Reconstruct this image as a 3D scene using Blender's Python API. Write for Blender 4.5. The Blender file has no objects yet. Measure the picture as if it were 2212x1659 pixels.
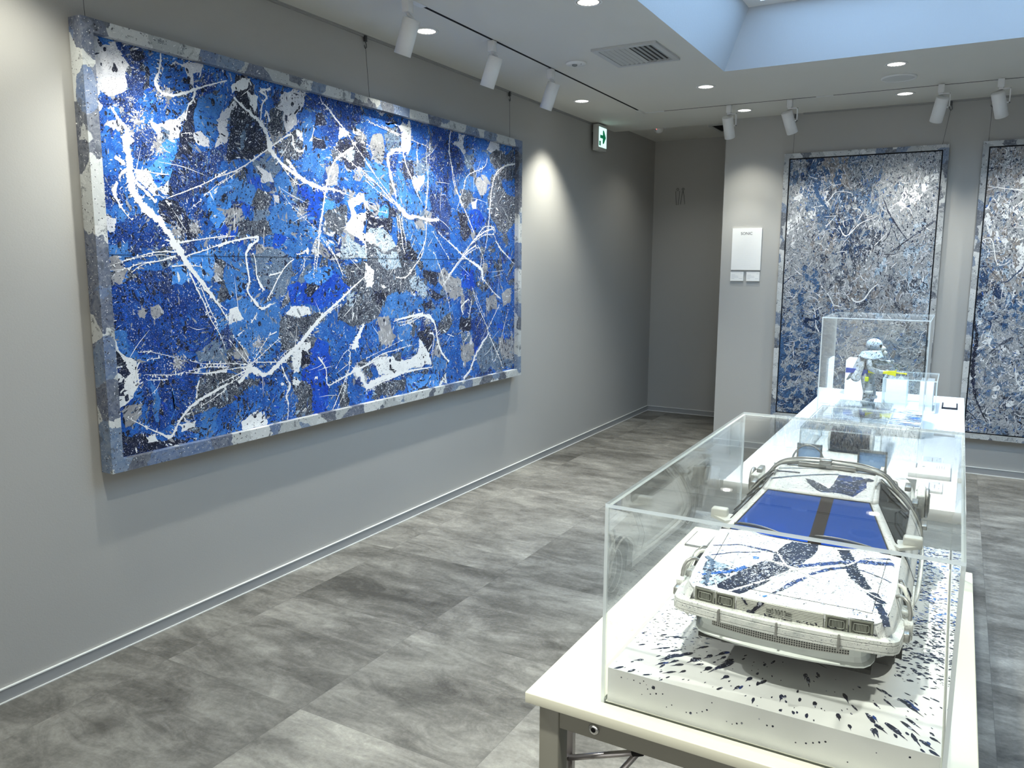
import bpy, bmesh, math, random
from mathutils import Vector, Matrix, noise
from math import sin, cos, pi, radians, atan2, hypot, sqrt
S = bpy.context.scene
COL = S.collection

# ------------------------------------------------------------------ camera
YAW, PIT, ROL = radians(-29.43332142), radians(8.60612498), radians(-0.27779014)
CAM = Vector((0, 0, 1.5))
fw = Vector((sin(YAW) * cos(PIT), cos(YAW) * cos(PIT), -sin(PIT)))
rt0 = Vector((cos(YAW), -sin(YAW), 0))
dn0 = fw.cross(rt0)
rt = cos(ROL) * rt0 + sin(ROL) * dn0
dn = -sin(ROL) * rt0 + cos(ROL) * dn0
cd = bpy.data.cameras.new('camera')
cam = bpy.data.objects.new('camera', cd)
COL.objects.link(cam)
cam.matrix_world = Matrix(((rt.x, -dn.x, -fw.x, CAM.x), (rt.y, -dn.y, -fw.y, CAM.y), (rt.z, -dn.z, -fw.z, CAM.z), (0, 0, 0, 1)))
cd.sensor_width = 36
cd.lens = 1701.817 / 2212 * 36
cd.clip_start = 0.02
S.camera = cam

# ------------------------------------------------------------------ world, exposure, render helpers
W = bpy.data.worlds.new('world')
S.world = W
W.use_nodes = True
W.node_tree.nodes['Background'].inputs[0].default_value = (0.55, 0.74, 1.0, 1)
W.node_tree.nodes['Background'].inputs[1].default_value = 1.0
S.view_settings.view_transform = 'Standard'
S.view_settings.look = 'None'
S.view_settings.gamma = 1
S.view_settings.exposure = 0.27
S.cycles.transparent_max_bounces = 32
S.cycles.max_bounces = 8
S.cycles.diffuse_bounces = 3
S.cycles.use_adaptive_sampling = True
S.cycles.adaptive_threshold = 0.035
S.cycles.glossy_bounces = 5
S.cycles.sample_clamp_indirect = 6
S.cycles.use_denoising = True
S.cycles.caustics_reflective = False
S.cycles.caustics_refractive = False

# light strengths (lamps are built with their fittings further down)
P_TRACK_LEFT, P_TRACK_REAR = 38, 15.5
P_DOWN, P_DOWN_CORR = 84, 11
C_TRACK = (1.0, 1.0, 0.93)
C_DOWN = (1.0, 0.99, 0.87)
SKY_L, SKY_C = 6.0, (0.42, 0.68, 1.0)
FILL_L, FILL_C = 1.3, (1.0, 0.99, 0.93)  # glow of the fill window added behind the viewer

# ------------------------------------------------------------------ room sizes
XW = -2.761; XR = 2.4; YB = 6.565; YN = -2.2; YC = 7.78; ZC = 2.66; ZCC = 2.72; XCOR = -1.735

# ------------------------------------------------------------------ node helpers
def newmat(name):
    m = bpy.data.materials.new(name); m.use_nodes = True
    nt = m.node_tree
    for n in list(nt.nodes): nt.nodes.remove(n)
    out = nt.nodes.new('ShaderNodeOutputMaterial')
    return m, nt, out

class NT:
    def __init__(s, nt): s.nt = nt
    def n(s, t, **kw):
        nd = s.nt.nodes.new('ShaderNode' + t)
        for k, v in kw.items():
            if k.startswith('i_'):
                k = k[2:]
                sock = nd.inputs[int(k)] if k.isdigit() else nd.inputs[k.replace('_', ' ')]
                if isinstance(v, bpy.types.NodeSocket): s.nt.links.new(v, sock)
                else: sock.default_value = v
            else: setattr(nd, k, v)
        return nd
    def math(s, op, a, b=None, c=None, clamp=False):
        nd = s.nt.nodes.new('ShaderNodeMath'); nd.operation = op; nd.use_clamp = clamp
        for i, v in enumerate((a, b, c)):
            if v is None: continue
            if isinstance(v, bpy.types.NodeSocket): s.nt.links.new(v, nd.inputs[i])
            else: nd.inputs[i].default_value = v
        return nd.outputs[0]
    def mix(s, f, a, b):
        nd = s.nt.nodes.new('ShaderNodeMix'); nd.data_type = 'RGBA'
        for i, v in ((0, f), (6, a), (7, b)):
            if isinstance(v, bpy.types.NodeSocket): s.nt.links.new(v, nd.inputs[i])
            elif i == 0: nd.inputs[0].default_value = v
            else: nd.inputs[i].default_value = (*v, 1) if len(v) == 3 else v
        return nd.outputs[2]
    def step(s, v, lo, hi):
        nd = s.nt.nodes.new('ShaderNodeMapRange')
        s.nt.links.new(v, nd.inputs[0]); nd.inputs[1].default_value = lo; nd.inputs[2].default_value = hi
        return nd.outputs[0]
    def pos(s, scale=(1, 1, 1), obj=True):
        src = s.n('TexCoord').outputs['Object'] if obj else s.n('NewGeometry').outputs['Position']
        return s.n('Mapping', i_Vector=src, i_Scale=scale).outputs[0]
    def noise(s, vec, scale, detail=4, rough=0.55, dist=0.0):
        return s.n('TexNoise', i_Vector=vec, i_Scale=scale, i_Detail=detail, i_Roughness=rough, i_Distortion=dist).outputs[0]
    def voro(s, vec, scale, rnd=1.0, out=0):
        return s.n('TexVoronoi', i_Vector=vec, i_Scale=scale, i_Randomness=rnd).outputs[out]
    def bump(s, h, dist, strength=1.0):
        return s.n('Bump', i_Height=h, i_Distance=dist, i_Strength=strength).outputs[0]
    def bsdf(s, out, **kw):
        b = s.n('BsdfPrincipled', **kw); s.nt.links.new(b.outputs[0], out.inputs[0]); return b

def simple(name, col, rough=0.5, metal=0.0, nscale=0, namp=0.1, bump=0, bscale=200, **kw):
    m, nt, out = newmat(name); g = NT(nt)
    c = (*col, 1); args = dict(kw)
    if nscale:
        v = g.pos(); f = g.noise(v, nscale)
        c = g.mix(f, [x * (1 - namp) for x in col], [min(1, x * (1 + namp)) for x in col])
    if bump:
        args['i_Normal'] = g.bump(g.noise(g.pos(), bscale, 3), bump)
    g.bsdf(out, i_Base_Color=c, i_Roughness=rough, i_Metallic=metal, **args)
    return m

def emis(name, col, strength):
    m, nt, out = newmat(name); g = NT(nt)
    e = g.n('Emission', i_Color=(*col, 1), i_Strength=strength); nt.links.new(e.outputs[0], out.inputs[0]); return m

def clear(name, tint=(0.975, 0.99, 0.985), refl=1.0, diff=0.0, dcol=(0.8, 0.9, 0.95)):
    """Clear sheet: Schlick reflection over a straight-through transparent body."""
    m, nt, out = newmat(name); g = NT(nt)
    geo = g.n('NewGeometry')
    dt = g.n('VectorMath', operation='DOT_PRODUCT', i_0=geo.outputs['Normal'], i_1=geo.outputs['Incoming']).outputs['Value']
    c = g.math('SUBTRACT', 1.0, g.math('ABSOLUTE', dt))
    f = g.math('MULTIPLY', g.math('ADD', g.math('MULTIPLY', g.math('POWER', c, 5.0), 0.97), 0.025), refl)
    tr = g.n('BsdfTransparent', i_Color=(*tint, 1)); gl = g.n('BsdfGlossy', i_Color=(1, 1, 1, 1), i_Roughness=0.0)
    base = tr.outputs[0]
    if diff:
        df = g.n('BsdfDiffuse', i_Color=(*dcol, 1)); base = g.n('MixShader', i_0=diff, i_1=tr.outputs[0], i_2=df.outputs[0]).outputs[0]
    mx = g.n('MixShader', i_0=f, i_1=base, i_2=gl.outputs[0]); nt.links.new(mx.outputs[0], out.inputs[0]); return m

# ------------------------------------------------------------------ mesh helper
class MB:
    def __init__(s): s.v = []; s.f = []; s.m = []; s.sm = []
    def add(s, vs, fs, mi=0, smooth=False, mat=None):
        o = len(s.v)
        s.v += [tuple(mat @ Vector(p)) for p in vs] if mat else [tuple(p) for p in vs]
        for f in fs: s.f.append(tuple(o + i for i in f)); s.m.append(mi); s.sm.append(smooth)
        return s
    def box(s, a, b, mi=0, mat=None, bev=0.0):
        x0, y0, z0 = a; x1, y1, z1 = b
        if bev:
            bm = bmesh.new(); bmesh.ops.create_cube(bm, size=1)
            for v in bm.verts: v.co = ((x0 + x1) / 2 + v.co.x * (x1 - x0), (y0 + y1) / 2 + v.co.y * (y1 - y0), (z0 + z1) / 2 + v.co.z * (z1 - z0))
            bmesh.ops.bevel(bm, geom=bm.edges[:], offset=bev, segments=2, affect='EDGES', profile=0.5)
            bm.verts.index_update()
            s.add([v.co[:] for v in bm.verts], [[v.index for v in f.verts] for f in bm.faces], mi, True, mat); bm.free(); return s
        return s.add([(x0, y0, z0), (x1, y0, z0), (x1, y1, z0), (x0, y1, z0), (x0, y0, z1), (x1, y0, z1), (x1, y1, z1), (x0, y1, z1)],
                     [(0, 3, 2, 1), (4, 5, 6, 7), (0, 1, 5, 4), (1, 2, 6, 5), (2, 3, 7, 6), (3, 0, 4, 7)], mi, False, mat)
    def lathe(s, prof, n=32, mi=0, mat=None, smooth=True, cap=True):
        vs = []; fs = []
        for r, z in prof:
            for k in range(n): a = 2 * pi * k / n; vs.append((r * cos(a), r * sin(a), z))
        for i in range(len(prof) - 1):
            for k in range(n): fs.append((i * n + k, i * n + (k + 1) % n, (i + 1) * n + (k + 1) % n, (i + 1) * n + k))
        if cap:
            if prof[0][0] > 1e-6: fs.append(tuple(range(n))[::-1])
            if prof[-1][0] > 1e-6: fs.append(tuple((len(prof) - 1) * n + k for k in range(n)))
        return s.add(vs, fs, mi, smooth, mat)
    def cyl(s, p, q, r, n=16, mi=0, r2=None):
        p, q = Vector(p), Vector(q); d = q - p; L = d.length
        M = Matrix.Translation(p) @ d.to_track_quat('Z', 'Y').to_matrix().to_4x4()
        return s.lathe([(r, 0), (r if r2 is None else r2, L)], n, mi, M)
    def tube(s, pts, r, n=8, mi=0, closed=False):
        pts = [Vector(p) for p in pts]; m = len(pts); vs = []; fs = []; up = None
        for i, p in enumerate(pts):
            if closed: d = pts[(i + 1) % m] - pts[i - 1]
            else: d = pts[min(i + 1, m - 1)] - pts[max(i - 1, 0)]
            d.normalize()
            if up is None: up = Vector((0, 0, 1)) if abs(d.z) < 0.9 else Vector((1, 0, 0))
            x = d.cross(up).normalized(); up = x.cross(d).normalized()
            rr = r[i] if isinstance(r, (list, tuple)) else r
            for k in range(n): a = 2 * pi * k / n; vs.append(p + x * rr * cos(a) + up * rr * sin(a))
        for i in range(m if closed else m - 1):
            j = (i + 1) % m
            for k in range(n): fs.append((i * n + k, i * n + (k + 1) % n, j * n + (k + 1) % n, j * n + k))
        if not closed: fs.append(tuple(range(n))[::-1]); fs.append(tuple((m - 1) * n + k for k in range(n)))
        return s.add(vs, fs, mi, True)
    def prism(s, poly, axis, a, b, mi=0, mat=None):
        """extrude 2-D polygon along axis from a to b"""
        n = len(poly)
        def P(u, v, t): return {0: (t, u, v), 1: (u, t, v), 2: (u, v, t)}[axis]
        vs = [P(u, v, a) for u, v in poly] + [P(u, v, b) for u, v in poly]
        fs = [tuple(range(n))[::-1], tuple(range(n, 2 * n))] + [(i, (i + 1) % n, n + (i + 1) % n, n + i) for i in range(n)]
        return s.add(vs, fs, mi, False, mat)
    def grid(s, fn, us, vs_, mi=0, smooth=True):
        nu, nv = len(us), len(vs_)
        return s.add([fn(u, v) for u in us for v in vs_], [(i * nv + j, (i + 1) * nv + j, (i + 1) * nv + j + 1, i * nv + j + 1) for i in range(nu - 1) for j in range(nv - 1)], mi, smooth)
    def sphere(s, c, r, mi=0, n=16, sc=(1, 1, 1), half=False):
        m = n // 2; prof = []
        for i in range(m + 1):
            a = -pi / 2 + pi * i / m
            if half and a > 1e-6: break
            prof.append((max(r * cos(a), 1e-5), r * sin(a)))
        return s.lathe(prof, n, mi, Matrix.Translation(c) @ Matrix.Diagonal((*sc, 1)), True, False)
    def build(s, name, mats, parent=None, **props):
        me = bpy.data.meshes.new(name); me.from_pydata(s.v, [], s.f)
        if not isinstance(mats, (list, tuple)): mats = [mats]
        for m in mats: me.materials.append(m)
        me.polygons.foreach_set('material_index', s.m); me.polygons.foreach_set('use_smooth', s.sm); me.update()
        bm = None
        o = bpy.data.objects.new(name, me); COL.objects.link(o)
        if parent: o.parent = parent
        for k, v in props.items(): o[k] = v
        return o

def recalc(o):
    bm = bmesh.new(); bm.from_mesh(o.data); bmesh.ops.recalc_face_normals(bm, faces=bm.faces); bm.to_mesh(o.data); bm.free(); return o

def thing(name, label, cat, loc=(0, 0, 0), rotz=0.0, group=None):
    o = bpy.data.objects.new(name, None); COL.objects.link(o); o.empty_display_size = 0.05
    o.location = loc; o.rotation_euler = (0, 0, rotz); o['label'] = label; o['category'] = cat
    if group: o['group'] = group
    return o
def tag(o, label, cat, group=None, kind=None):
    o['label'] = label; o['category'] = cat
    if group: o['group'] = group
    if kind: o['kind'] = kind
    return o
def struct(name, mb, mat): return mb.build(name, mat, kind='structure')
def children(o): return [c for c in bpy.data.objects if c.parent == o]
def copy_tree(o, parent=None):
    c = o.copy(); COL.objects.link(c); c.parent = parent
    for ch in children(o): copy_tree(ch, c)
    return c
def text_part(txt, size, mat, parent, M, name='lettering', extr=0.0002):
    cu = bpy.data.curves.new(name, 'FONT'); cu.body = txt; cu.size = size; cu.extrude = extr; cu.align_x = 'CENTER'; cu.align_y = 'CENTER'
    t = bpy.data.objects.new('tmp', cu); COL.objects.link(t); bpy.context.view_layer.update()
    me = bpy.data.meshes.new_from_object(t.evaluated_get(bpy.context.evaluated_depsgraph_get()))
    bpy.data.objects.remove(t); me.transform(M); me.materials.clear(); me.materials.append(mat)
    o = bpy.data.objects.new(name, me); COL.objects.link(o); o.parent = parent; return o

# ------------------------------------------------------------------ materials of the room
def wall_material(name, a, b):
    m, nt, out = newmat(name); g = NT(nt); v = g.pos(obj=False)
    c = g.mix(g.noise(v, 1.3, 3), a, b)
    bp = g.bump(g.noise(v, 160, 4, 0.7), 0.0005)
    g.bsdf(out, i_Base_Color=c, i_Roughness=0.75, i_Normal=bp); return m
M_wall = wall_material('wall_paint', (0.415, 0.408, 0.388), (0.445, 0.437, 0.415))
M_ceil = wall_material('ceiling_paint', (0.70, 0.69, 0.64), (0.74, 0.73, 0.68))
M_white = simple('white_enamel', (0.80, 0.80, 0.79), 0.42, nscale=6, namp=0.03)
M_whitep = simple('white_plastic', (0.78, 0.79, 0.78), 0.35, nscale=9, namp=0.03)
M_spot = simple('spotlight_white', (0.84, 0.84, 0.83), 0.5, nscale=30, namp=0.03)
M_base = simple('baseboard_vinyl', (0.34, 0.345, 0.345), 0.45, nscale=3, namp=0.05)
M_line = simple('white_trim', (0.86, 0.87, 0.84), 0.35, nscale=5, namp=0.02)
M_black = simple('black_slot', (0.012, 0.012, 0.013), 0.7, nscale=8, namp=0.2, **{'i_Specular_IOR_Level': 0.1})
M_chrome = simple('chrome', (0.62, 0.63, 0.64), 0.18, 1.0, nscale=40, namp=0.05)
M_wire = simple('steel_wire', (0.10, 0.105, 0.11), 0.4, 0.8, nscale=60, namp=0.1)
M_card = simple('white_card', (0.88, 0.88, 0.86), 0.6, nscale=20, namp=0.01)
M_ink = simple('dark_ink', (0.025, 0.025, 0.03), 0.7, nscale=50, namp=0.1, **{'i_Specular_IOR_Level': 0.1})
M_grey = simple('grey_print', (0.55, 0.55, 0.57), 0.7, nscale=50, namp=0.1)
M_pale = simple('pale_print', (0.83, 0.83, 0.82), 0.7, nscale=50, namp=0.1)

def floor_material():
    m, nt, out = newmat('vinyl_tile'); g = NT(nt)
    sep = g.n('SeparateXYZ', i_0=g.n('NewGeometry').outputs['Position'])
    P = 0.6855
    tx = g.math('DIVIDE', g.math('ADD', sep.outputs[0], 2.531), P); ty = g.math('DIVIDE', g.math('SUBTRACT', sep.outputs[1], 1.815), P)
    cell = g.n('CombineXYZ', i_0=g.math('FLOOR', tx), i_1=g.math('FLOOR', ty), i_2=3.7)
    rnd = g.n('TexWhiteNoise', noise_dimensions='3D', i_Vector=cell.outputs[0])
    off = g.n('VectorMath', operation='SCALE', i_0=rnd.outputs['Color'], i_Scale=37.0)
    vec = g.n('VectorMath', operation='ADD', i_0=g.n('NewGeometry').outputs['Position'], i_1=off.outputs[0]).outputs[0]
    st = g.n('Mapping', i_Vector=vec, i_Scale=(1.0, 1.9, 1)).outputs[0]
    big = g.noise(st, 1.7, 6, 0.62, 0.5)
    mid = g.noise(g.n('Mapping', i_Vector=vec, i_Scale=(1.0, 2.6, 1)).outputs[0], 4.0, 8, 0.74, 1.0)
    blk = g.n('TexBrick', i_Vector=vec, i_Scale=2.3, i_Color1=(0, 0, 0, 1), i_Color2=(1, 1, 1, 1), i_Mortar=(0.5, 0.5, 0.5, 1), **{'i_Mortar_Size': 0.0}).outputs[0]
    fine = g.noise(vec, 60, 8, 0.75)
    t = g.math('ADD', g.math('MULTIPLY', g.step(big, 0.34, 0.66), 0.48), g.math('MULTIPLY', g.step(mid, 0.34, 0.68), 0.40))
    t = g.math('ADD', t, g.math('MULTIPLY', g.math('SUBTRACT', fine, 0.5), 0.55))
    t = g.math('ADD', t, g.math('MULTIPLY', g.math('SUBTRACT', g.n('RGBToBW', i_0=blk).outputs[0], 0.5), 0.07))
    t = g.math('ADD', t, g.math('MULTIPLY', g.math('SUBTRACT', rnd.outputs['Value'], 0.5), 0.22))
    ramp = g.n('ValToRGB', i_0=t); cr = ramp.color_ramp
    cr.elements[0].position = 0.0; cr.elements[0].color = (0.060, 0.057, 0.050, 1)
    cr.elements[1].position = 1.0; cr.elements[1].color = (0.47, 0.458, 0.405, 1)
    for p_, c_ in ((0.30, (0.135, 0.130, 0.116, 1)), (0.55, (0.225, 0.218, 0.196, 1)), (0.78, (0.325, 0.316, 0.282, 1))):
        e = cr.elements.new(p_); e.color = c_
    # thin seam between tiles
    def edge(u):
        fr = g.math('FRACT', u); return g.math('MINIMUM', fr, g.math('SUBTRACT', 1.0, fr))
    ed = g.math('MINIMUM', edge(tx), edge(ty)); seam = g.math('LESS_THAN', ed, 0.0016)
    col = g.mix(g.math('MULTIPLY', seam, 0.45), ramp.outputs[0], (0.08, 0.08, 0.075))
    rg = g.math('ADD', 0.38, g.math('MULTIPLY', mid, 0.2))
    g.bsdf(out, i_Base_Color=col, i_Roughness=rg, i_Normal=g.bump(fine, 0.0006))
    return m
M_floor = floor_material()

# ------------------------------------------------------------------ room shell
struct('floor', MB().box((XW - .2, YN - .2, -0.1), (XR + .2, YC + .4, 0)), M_floor)
struct('wall_left', MB().box((XW - .15, YN, 0), (XW, YC + .12, ZCC + .3)), M_wall)
struct('wall_back', MB().box((XCOR, YB, 0), (XR, YB + 0.9, ZCC + .3)).box((XCOR, YB + .9, 0), (XCOR + .1, YC + .12, ZCC + .3)), M_wall)
struct('wall_corridor', MB().box((XW, YC, 0), (XCOR + .1, YC + .12, ZCC + .3)), M_wall)
struct('wall_right', MB().box((XR, YN, 0), (XR + .15, YB, ZCC + .3)), M_wall)
wf = MB()   # wall behind the photographer with a wide glowing window added as fill light
WX0, WX1, WZ0, WZ1 = -2.2, 2.0, .15, 2.45
wf.box((XW - .15, YN - .15, 0), (XR + .15, YN, WZ0)).box((XW - .15, YN - .15, WZ1), (XR + .15, YN, ZCC + .3)).box((XW - .15, YN - .15, WZ0), (WX0, YN, WZ1)).box((WX1, YN - .15, WZ0), (XR + .15, YN, WZ1))
struct('wall_front', wf, M_wall)
fw_ = MB()
for a, b in ((WX0, WX0 + .06), (-.13, -.07), (WX1 - .06, WX1)): fw_.box((a, YN - .1, WZ0), (b, YN - .04, WZ1))
fw_.box((WX0, YN - .1, WZ0), (WX1, YN - .04, WZ0 + .06)).box((WX0, YN - .1, WZ1 - .06), (WX1, YN - .04, WZ1))
w2 = fw_.build('added_fill_window', M_white, kind='structure')
MB().box((WX0 + .06, YN - .09, WZ0 + .06), (-.13, YN - .08, WZ1 - .06)).box((-.07, YN - .09, WZ0 + .06), (WX1 - .06, YN - .08, WZ1 - .06)).build('pane', emis('added_fill_glow', FILL_C, FILL_L), w2)  # unseen emissive panes, added to brighten the room from behind the viewer
# ceiling with the opening of the skylight; the corridor ceiling is a step higher
SX0, SX1, SY0, SY1 = -1.343, 1.25, 2.45, 4.97
IN = 0.17; ZS = 2.955
cb = MB()
for a, b in (((XW, YN), (SX0, 6.705)), ((SX1, YN), (XR, 6.705)), ((SX0, YN), (SX1, SY0)), ((SX0, SY1), (SX1, 6.705))):
    cb.box((a[0], a[1], ZC), (b[0], b[1], ZC + 0.06))
cb.box((XW, 6.705, ZCC), (XCOR + .1, YC, ZCC + .06))
struct('ceiling', cb, M_ceil)
# sloped shaft of the skylight
sh = MB(); lo = [(SX0, SY0), (SX1, SY0), (SX1, SY1), (SX0, SY1)]; hi = [(SX0 + IN, SY0 + IN), (SX1 - IN, SY0 + IN), (SX1 - IN, SY1 - IN), (SX0 + IN, SY1 - IN)]
for k in range(4):
    a, b = lo[k], lo[(k + 1) % 4]; c, d = hi[(k + 1) % 4], hi[k]
    n = Vector((b[1] - a[1], a[0] - b[0], 0)).normalized() * 0.02
    ins = [(a[0], a[1], ZC), (b[0], b[1], ZC), (c[0], c[1], ZS), (d[0], d[1], ZS)]
    o_ = [(x + n.x, y + n.y, z + (0.0 if i < 2 else 0.01)) for i, (x, y, z) in enumerate(ins)]
    o_ = [(x, y, z + (.03 if i < 2 else 0)) for i, (x, y, z) in enumerate(o_)]
    sh.add(ins + o_, [(3, 2, 1, 0), (4, 5, 6, 7), (0, 1, 5, 4), (1, 2, 6, 5), (2, 3, 7, 6), (3, 0, 4, 7)])
struct('trim_skylight_shaft', sh, simple('shaft_paint', (0.46, 0.48, 0.51), 0.8, nscale=2, namp=0.03, bump=0.0008, bscale=150))
# skylight window: frame, mullion and the diffusing panes that let the daylight in
wx0, wx1, wy0, wy1 = SX0 + IN, SX1 - IN, SY0 + IN, SY1 - IN
fr = MB(); FWD = 0.085
fr.box((wx0, wy0, ZS), (wx1, wy0 + FWD, ZS + .05)).box((wx0, wy1 - FWD, ZS), (wx1, wy1, ZS + .05)).box((wx0, wy0 + FWD, ZS), (wx0 + FWD, wy1 - FWD, ZS + .05)).box((wx1 - FWD, wy0 + FWD, ZS), (wx1, wy1 - FWD, ZS + .05))
xm = (wx0 + wx1) / 2
fr.box((xm - .04, wy0 + FWD, ZS), (xm + .04, wy1 - FWD, ZS + .05))
wo = fr.build('window_1', M_white, kind='structure')
pn = MB()
for a, b in ((wx0 + FWD, xm - .04), (xm + .04, wx1 - FWD)):
    pn.box((a, wy0 + FWD, ZS + .035), (b, wy1 - FWD, ZS + .045))
pn.build('pane', emis('daylight_pane', SKY_C, SKY_L), wo)
# baseboards: grey band with a bright bead above and below
def board(name, a, b, n, h=0.052):
    a, b, n = Vector(a), Vector(b), Vector(n); m = MB()
    def slab(z0, z1, t, mi):
        p = [a, b, b + n * t, a + n * t]; m.add([(q.x, q.y, z0) for q in p] + [(q.x, q.y, z1) for q in p], [(0, 3, 2, 1), (4, 5, 6, 7), (0, 1, 5, 4), (1, 2, 6, 5), (2, 3, 7, 6), (3, 0, 4, 7)], mi)
    slab(0.0, 0.004, 0.010, 1); slab(0.004, h - .004, 0.006, 0); slab(h - .004, h, 0.009, 1)
    o = m.build(name, [M_base, M_line], kind='structure'); return o
board('baseboard_left', (XW, YN, 0), (XW, YC, 0), (1, 0, 0))
board('baseboard_corridor', (XW, YC, 0), (XCOR, YC, 0), (0, -1, 0))
board('baseboard_back', (XCOR, YB, 0), (XR, YB, 0), (0, -1, 0))
board('baseboard_right', (XR, YN, 0), (XR, YB, 0), (-1, 0, 0))
# picture rail groove where wall and ceiling meet
struct('trim_picture_rail_left', MB().box((XW, YN, ZC - .012), (XW + .010, 6.43, ZC - .004)).box((XW, YN, ZC - .004), (XW + .014, 6.43, ZC)), simple('rail_grey', (0.33, 0.33, 0.32), 0.5, nscale=4))
struct('trim_picture_rail_back', MB().box((-1.15, YB - .010, ZC - .012), (XR, YB, ZC - .004)).box((-1.15, YB - .014, ZC - .004), (XR, YB, ZC)), bpy.data.materials['rail_grey'])

# ------------------------------------------------------------------ ceiling fittings
M_reflect = simple('reflector', (0.85, 0.86, 0.85), 0.25, 0.3, nscale=30, namp=0.04, **{'i_Emission_Color': (1, 1, 0.94, 1), 'i_Emission_Strength': 0.0})
M_lamp = emis('lamp_disc', (1.0, 1.0, 0.95), 9.0)
M_ledglow = emis('lamp_lens', (1.0, 1.0, 0.94), 3.0)

def spot_lamp(name, parent, loc, target, power, angle, blend, col, r=0.03):
    l = bpy.data.lights.new(name, 'SPOT'); l.energy = power; l.spot_size = radians(angle); l.spot_blend = blend; l.color = col; l.shadow_soft_size = r
    o = bpy.data.objects.new(name, l); COL.objects.link(o); o.parent = parent; o.location = loc
    d = Vector(target) - Vector(loc); o.rotation_euler = d.to_track_quat('-Z', 'Y').to_euler(); return o

def downlight(x, y, z, label, power, group='round recessed downlights in the ceiling', angle=92, blend=0.75, hole=True):
    t = thing('downlight', label, 'ceiling light', (x, y, z), 0, group)
    R = 0.052
    MB().lathe([(R, 0.0), (R + .010, 0.0), (R + .011, -.002), (R + .009, -.0035), (R, -.003), (R - .001, 0.0)], 40, cap=False).build('trim_ring', M_whitep, t)
    MB().lathe([(R, -.0028), (R - .003, -.0028), (R - .003, -.0012), (R, -.0012)], 40, cap=False).build('shadow_gap', M_black, t)
    m = MB(); n = 40; vs = []; fs = []; prof = [(R - .003, -.0026), (0.040, -.0016), (0.028, -.0010)]
    m.lathe(prof, n, 0, None, True, False); m.build('reflector', M_lampr, t)
    MB().lathe([(0.028, -.0011), (0.0001, -.0011)], 32, cap=False).build('lamp', M_lamp, t)
    if power: spot_lamp('lamp_light', t, (0, 0, -.012), (0, 0, -1), power, angle, blend, C_DOWN, 0.035)
    return t
m_, nt_, out_ = newmat('downlight_reflector'); g_ = NT(nt_)
ang = g_.n('TexGradient', gradient_type='RADIAL', i_Vector=g_.n('TexCoord').outputs['Object']).outputs[1]
fc = g_.math('FRACT', g_.math('MULTIPLY', ang, 16.0)); fcs = g_.step(fc, 0.1, 0.9)
e_ = g_.n('Emission', i_Color=(1, 1, 0.95, 1), i_Strength=g_.math('ADD', 0.6, g_.math('MULTIPLY', fcs, 0.9))); nt_.links.new(e_.outputs[0], out_.inputs[0]); M_lampr = m_

downlight(-2.452, 1.48, ZC, 'recessed round downlight above the left wall, before the blue painting', P_DOWN * .40, angle=110)
downlight(-2.438, 3.426, ZC, 'lit recessed downlight between left track spotlight and wall', P_DOWN * .8)
downlight(-2.458, 5.352, ZC, 'small recessed downlight beyond the last spotlight of the left track', P_DOWN * 1.15)
downlight(-1.542, 3.408, ZC, 'recessed downlight cut by the top edge of the photo, by skylight', P_DOWN * .6)
downlight(-1.553, 5.317, ZC, 'recessed downlight just past the skylight corner, beyond the air vent', P_DOWN * .6)
downlight(-0.423, 5.257, ZC, 'recessed downlight beside the round ceiling speaker', P_DOWN * .5)
downlight(-0.428, 6.159, ZC, 'recessed downlight between rear track and back wall, above tall painting', P_DOWN * .4)
downlight(-1.52, 6.237, ZC, 'recessed downlight half hidden behind the first rear track spotlight', P_DOWN * .4)
downlight(-2.152, 6.853, ZCC, 'recessed downlight in the dark corridor ceiling', P_DOWN_CORR, angle=125)
downlight(-1.545, 1.48, ZC, 'recessed downlight in the nearer ceiling, out of the photo', P_DOWN * .7)
downlight(-0.40, 2.12, ZC, 'added fill downlight over the far end of the model car table', P_DOWN * 3.4, angle=74, blend=.9)  # added unseen lamp, brightens the car and its table
downlight(-1.545, -.45, ZC, 'added fill downlight behind the viewer, on the left', P_DOWN * 1.2)  # added unseen lamp, fills the near left of the room
downlight(-.40, .50, ZC, 'added fill downlight just before the model car table', P_DOWN * 1.5, angle=70, blend=.9)  # added unseen lamp, lights bonnet and nose from above
downlight(.75, -.45, ZC, 'added fill downlight behind the viewer, on the right', P_DOWN * 1.2)  # added unseen lamp, fills the near right of the room
downlight(.75, 1.48, ZC, 'added fill downlight right of the model car table, out of the photo', P_DOWN * 1.2)  # added unseen lamp, general fill beside the front table
downlight(0.65, 5.257, ZC, 'recessed downlight right of the skylight end, out of frame', P_DOWN * .6)
downlight(0.65, 6.159, ZC, 'recessed downlight over the second grey painting, out of frame', P_DOWN * .6)

# lighting track slots
def track(name, label, x0, y0, x1, y1, gaps):
    t = thing(name, label, 'lighting track', (0, 0, 0))
    along_y = abs(x1 - x0) < 1e-6
    def strip(a, b, w, z0, z1):
        return (MB().box((x0 - w, a, z0), (x0 + w, b, z1)) if along_y else MB().box((a, y0 - w, z0), (b, y0 + w, z1)))
    a, b = (y0, y1) if along_y else (x0, x1)
    strip(a, b, .0075 if along_y else 0.0045, ZC - .0012, ZC - .0002).build('slot', M_black, t)
    for s0, s1 in gaps: strip(s0, s1, .017 if along_y else .011, ZC - .004, ZC - .0005).build('connector', M_whitep, t)
    return t
track('lighting_track', 'black slotted lighting track above the blue painting', -2.225, -0.6, -2.225, 5.90, [(2.93, 3.11), (5.86, 5.99)])
track('lighting_track', 'thin lighting track in front of the grey paintings on back wall', -2.22, 5.985, 2.1, 5.985, [(-2.235, -2.06), (-0.97, -0.86)])

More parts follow.
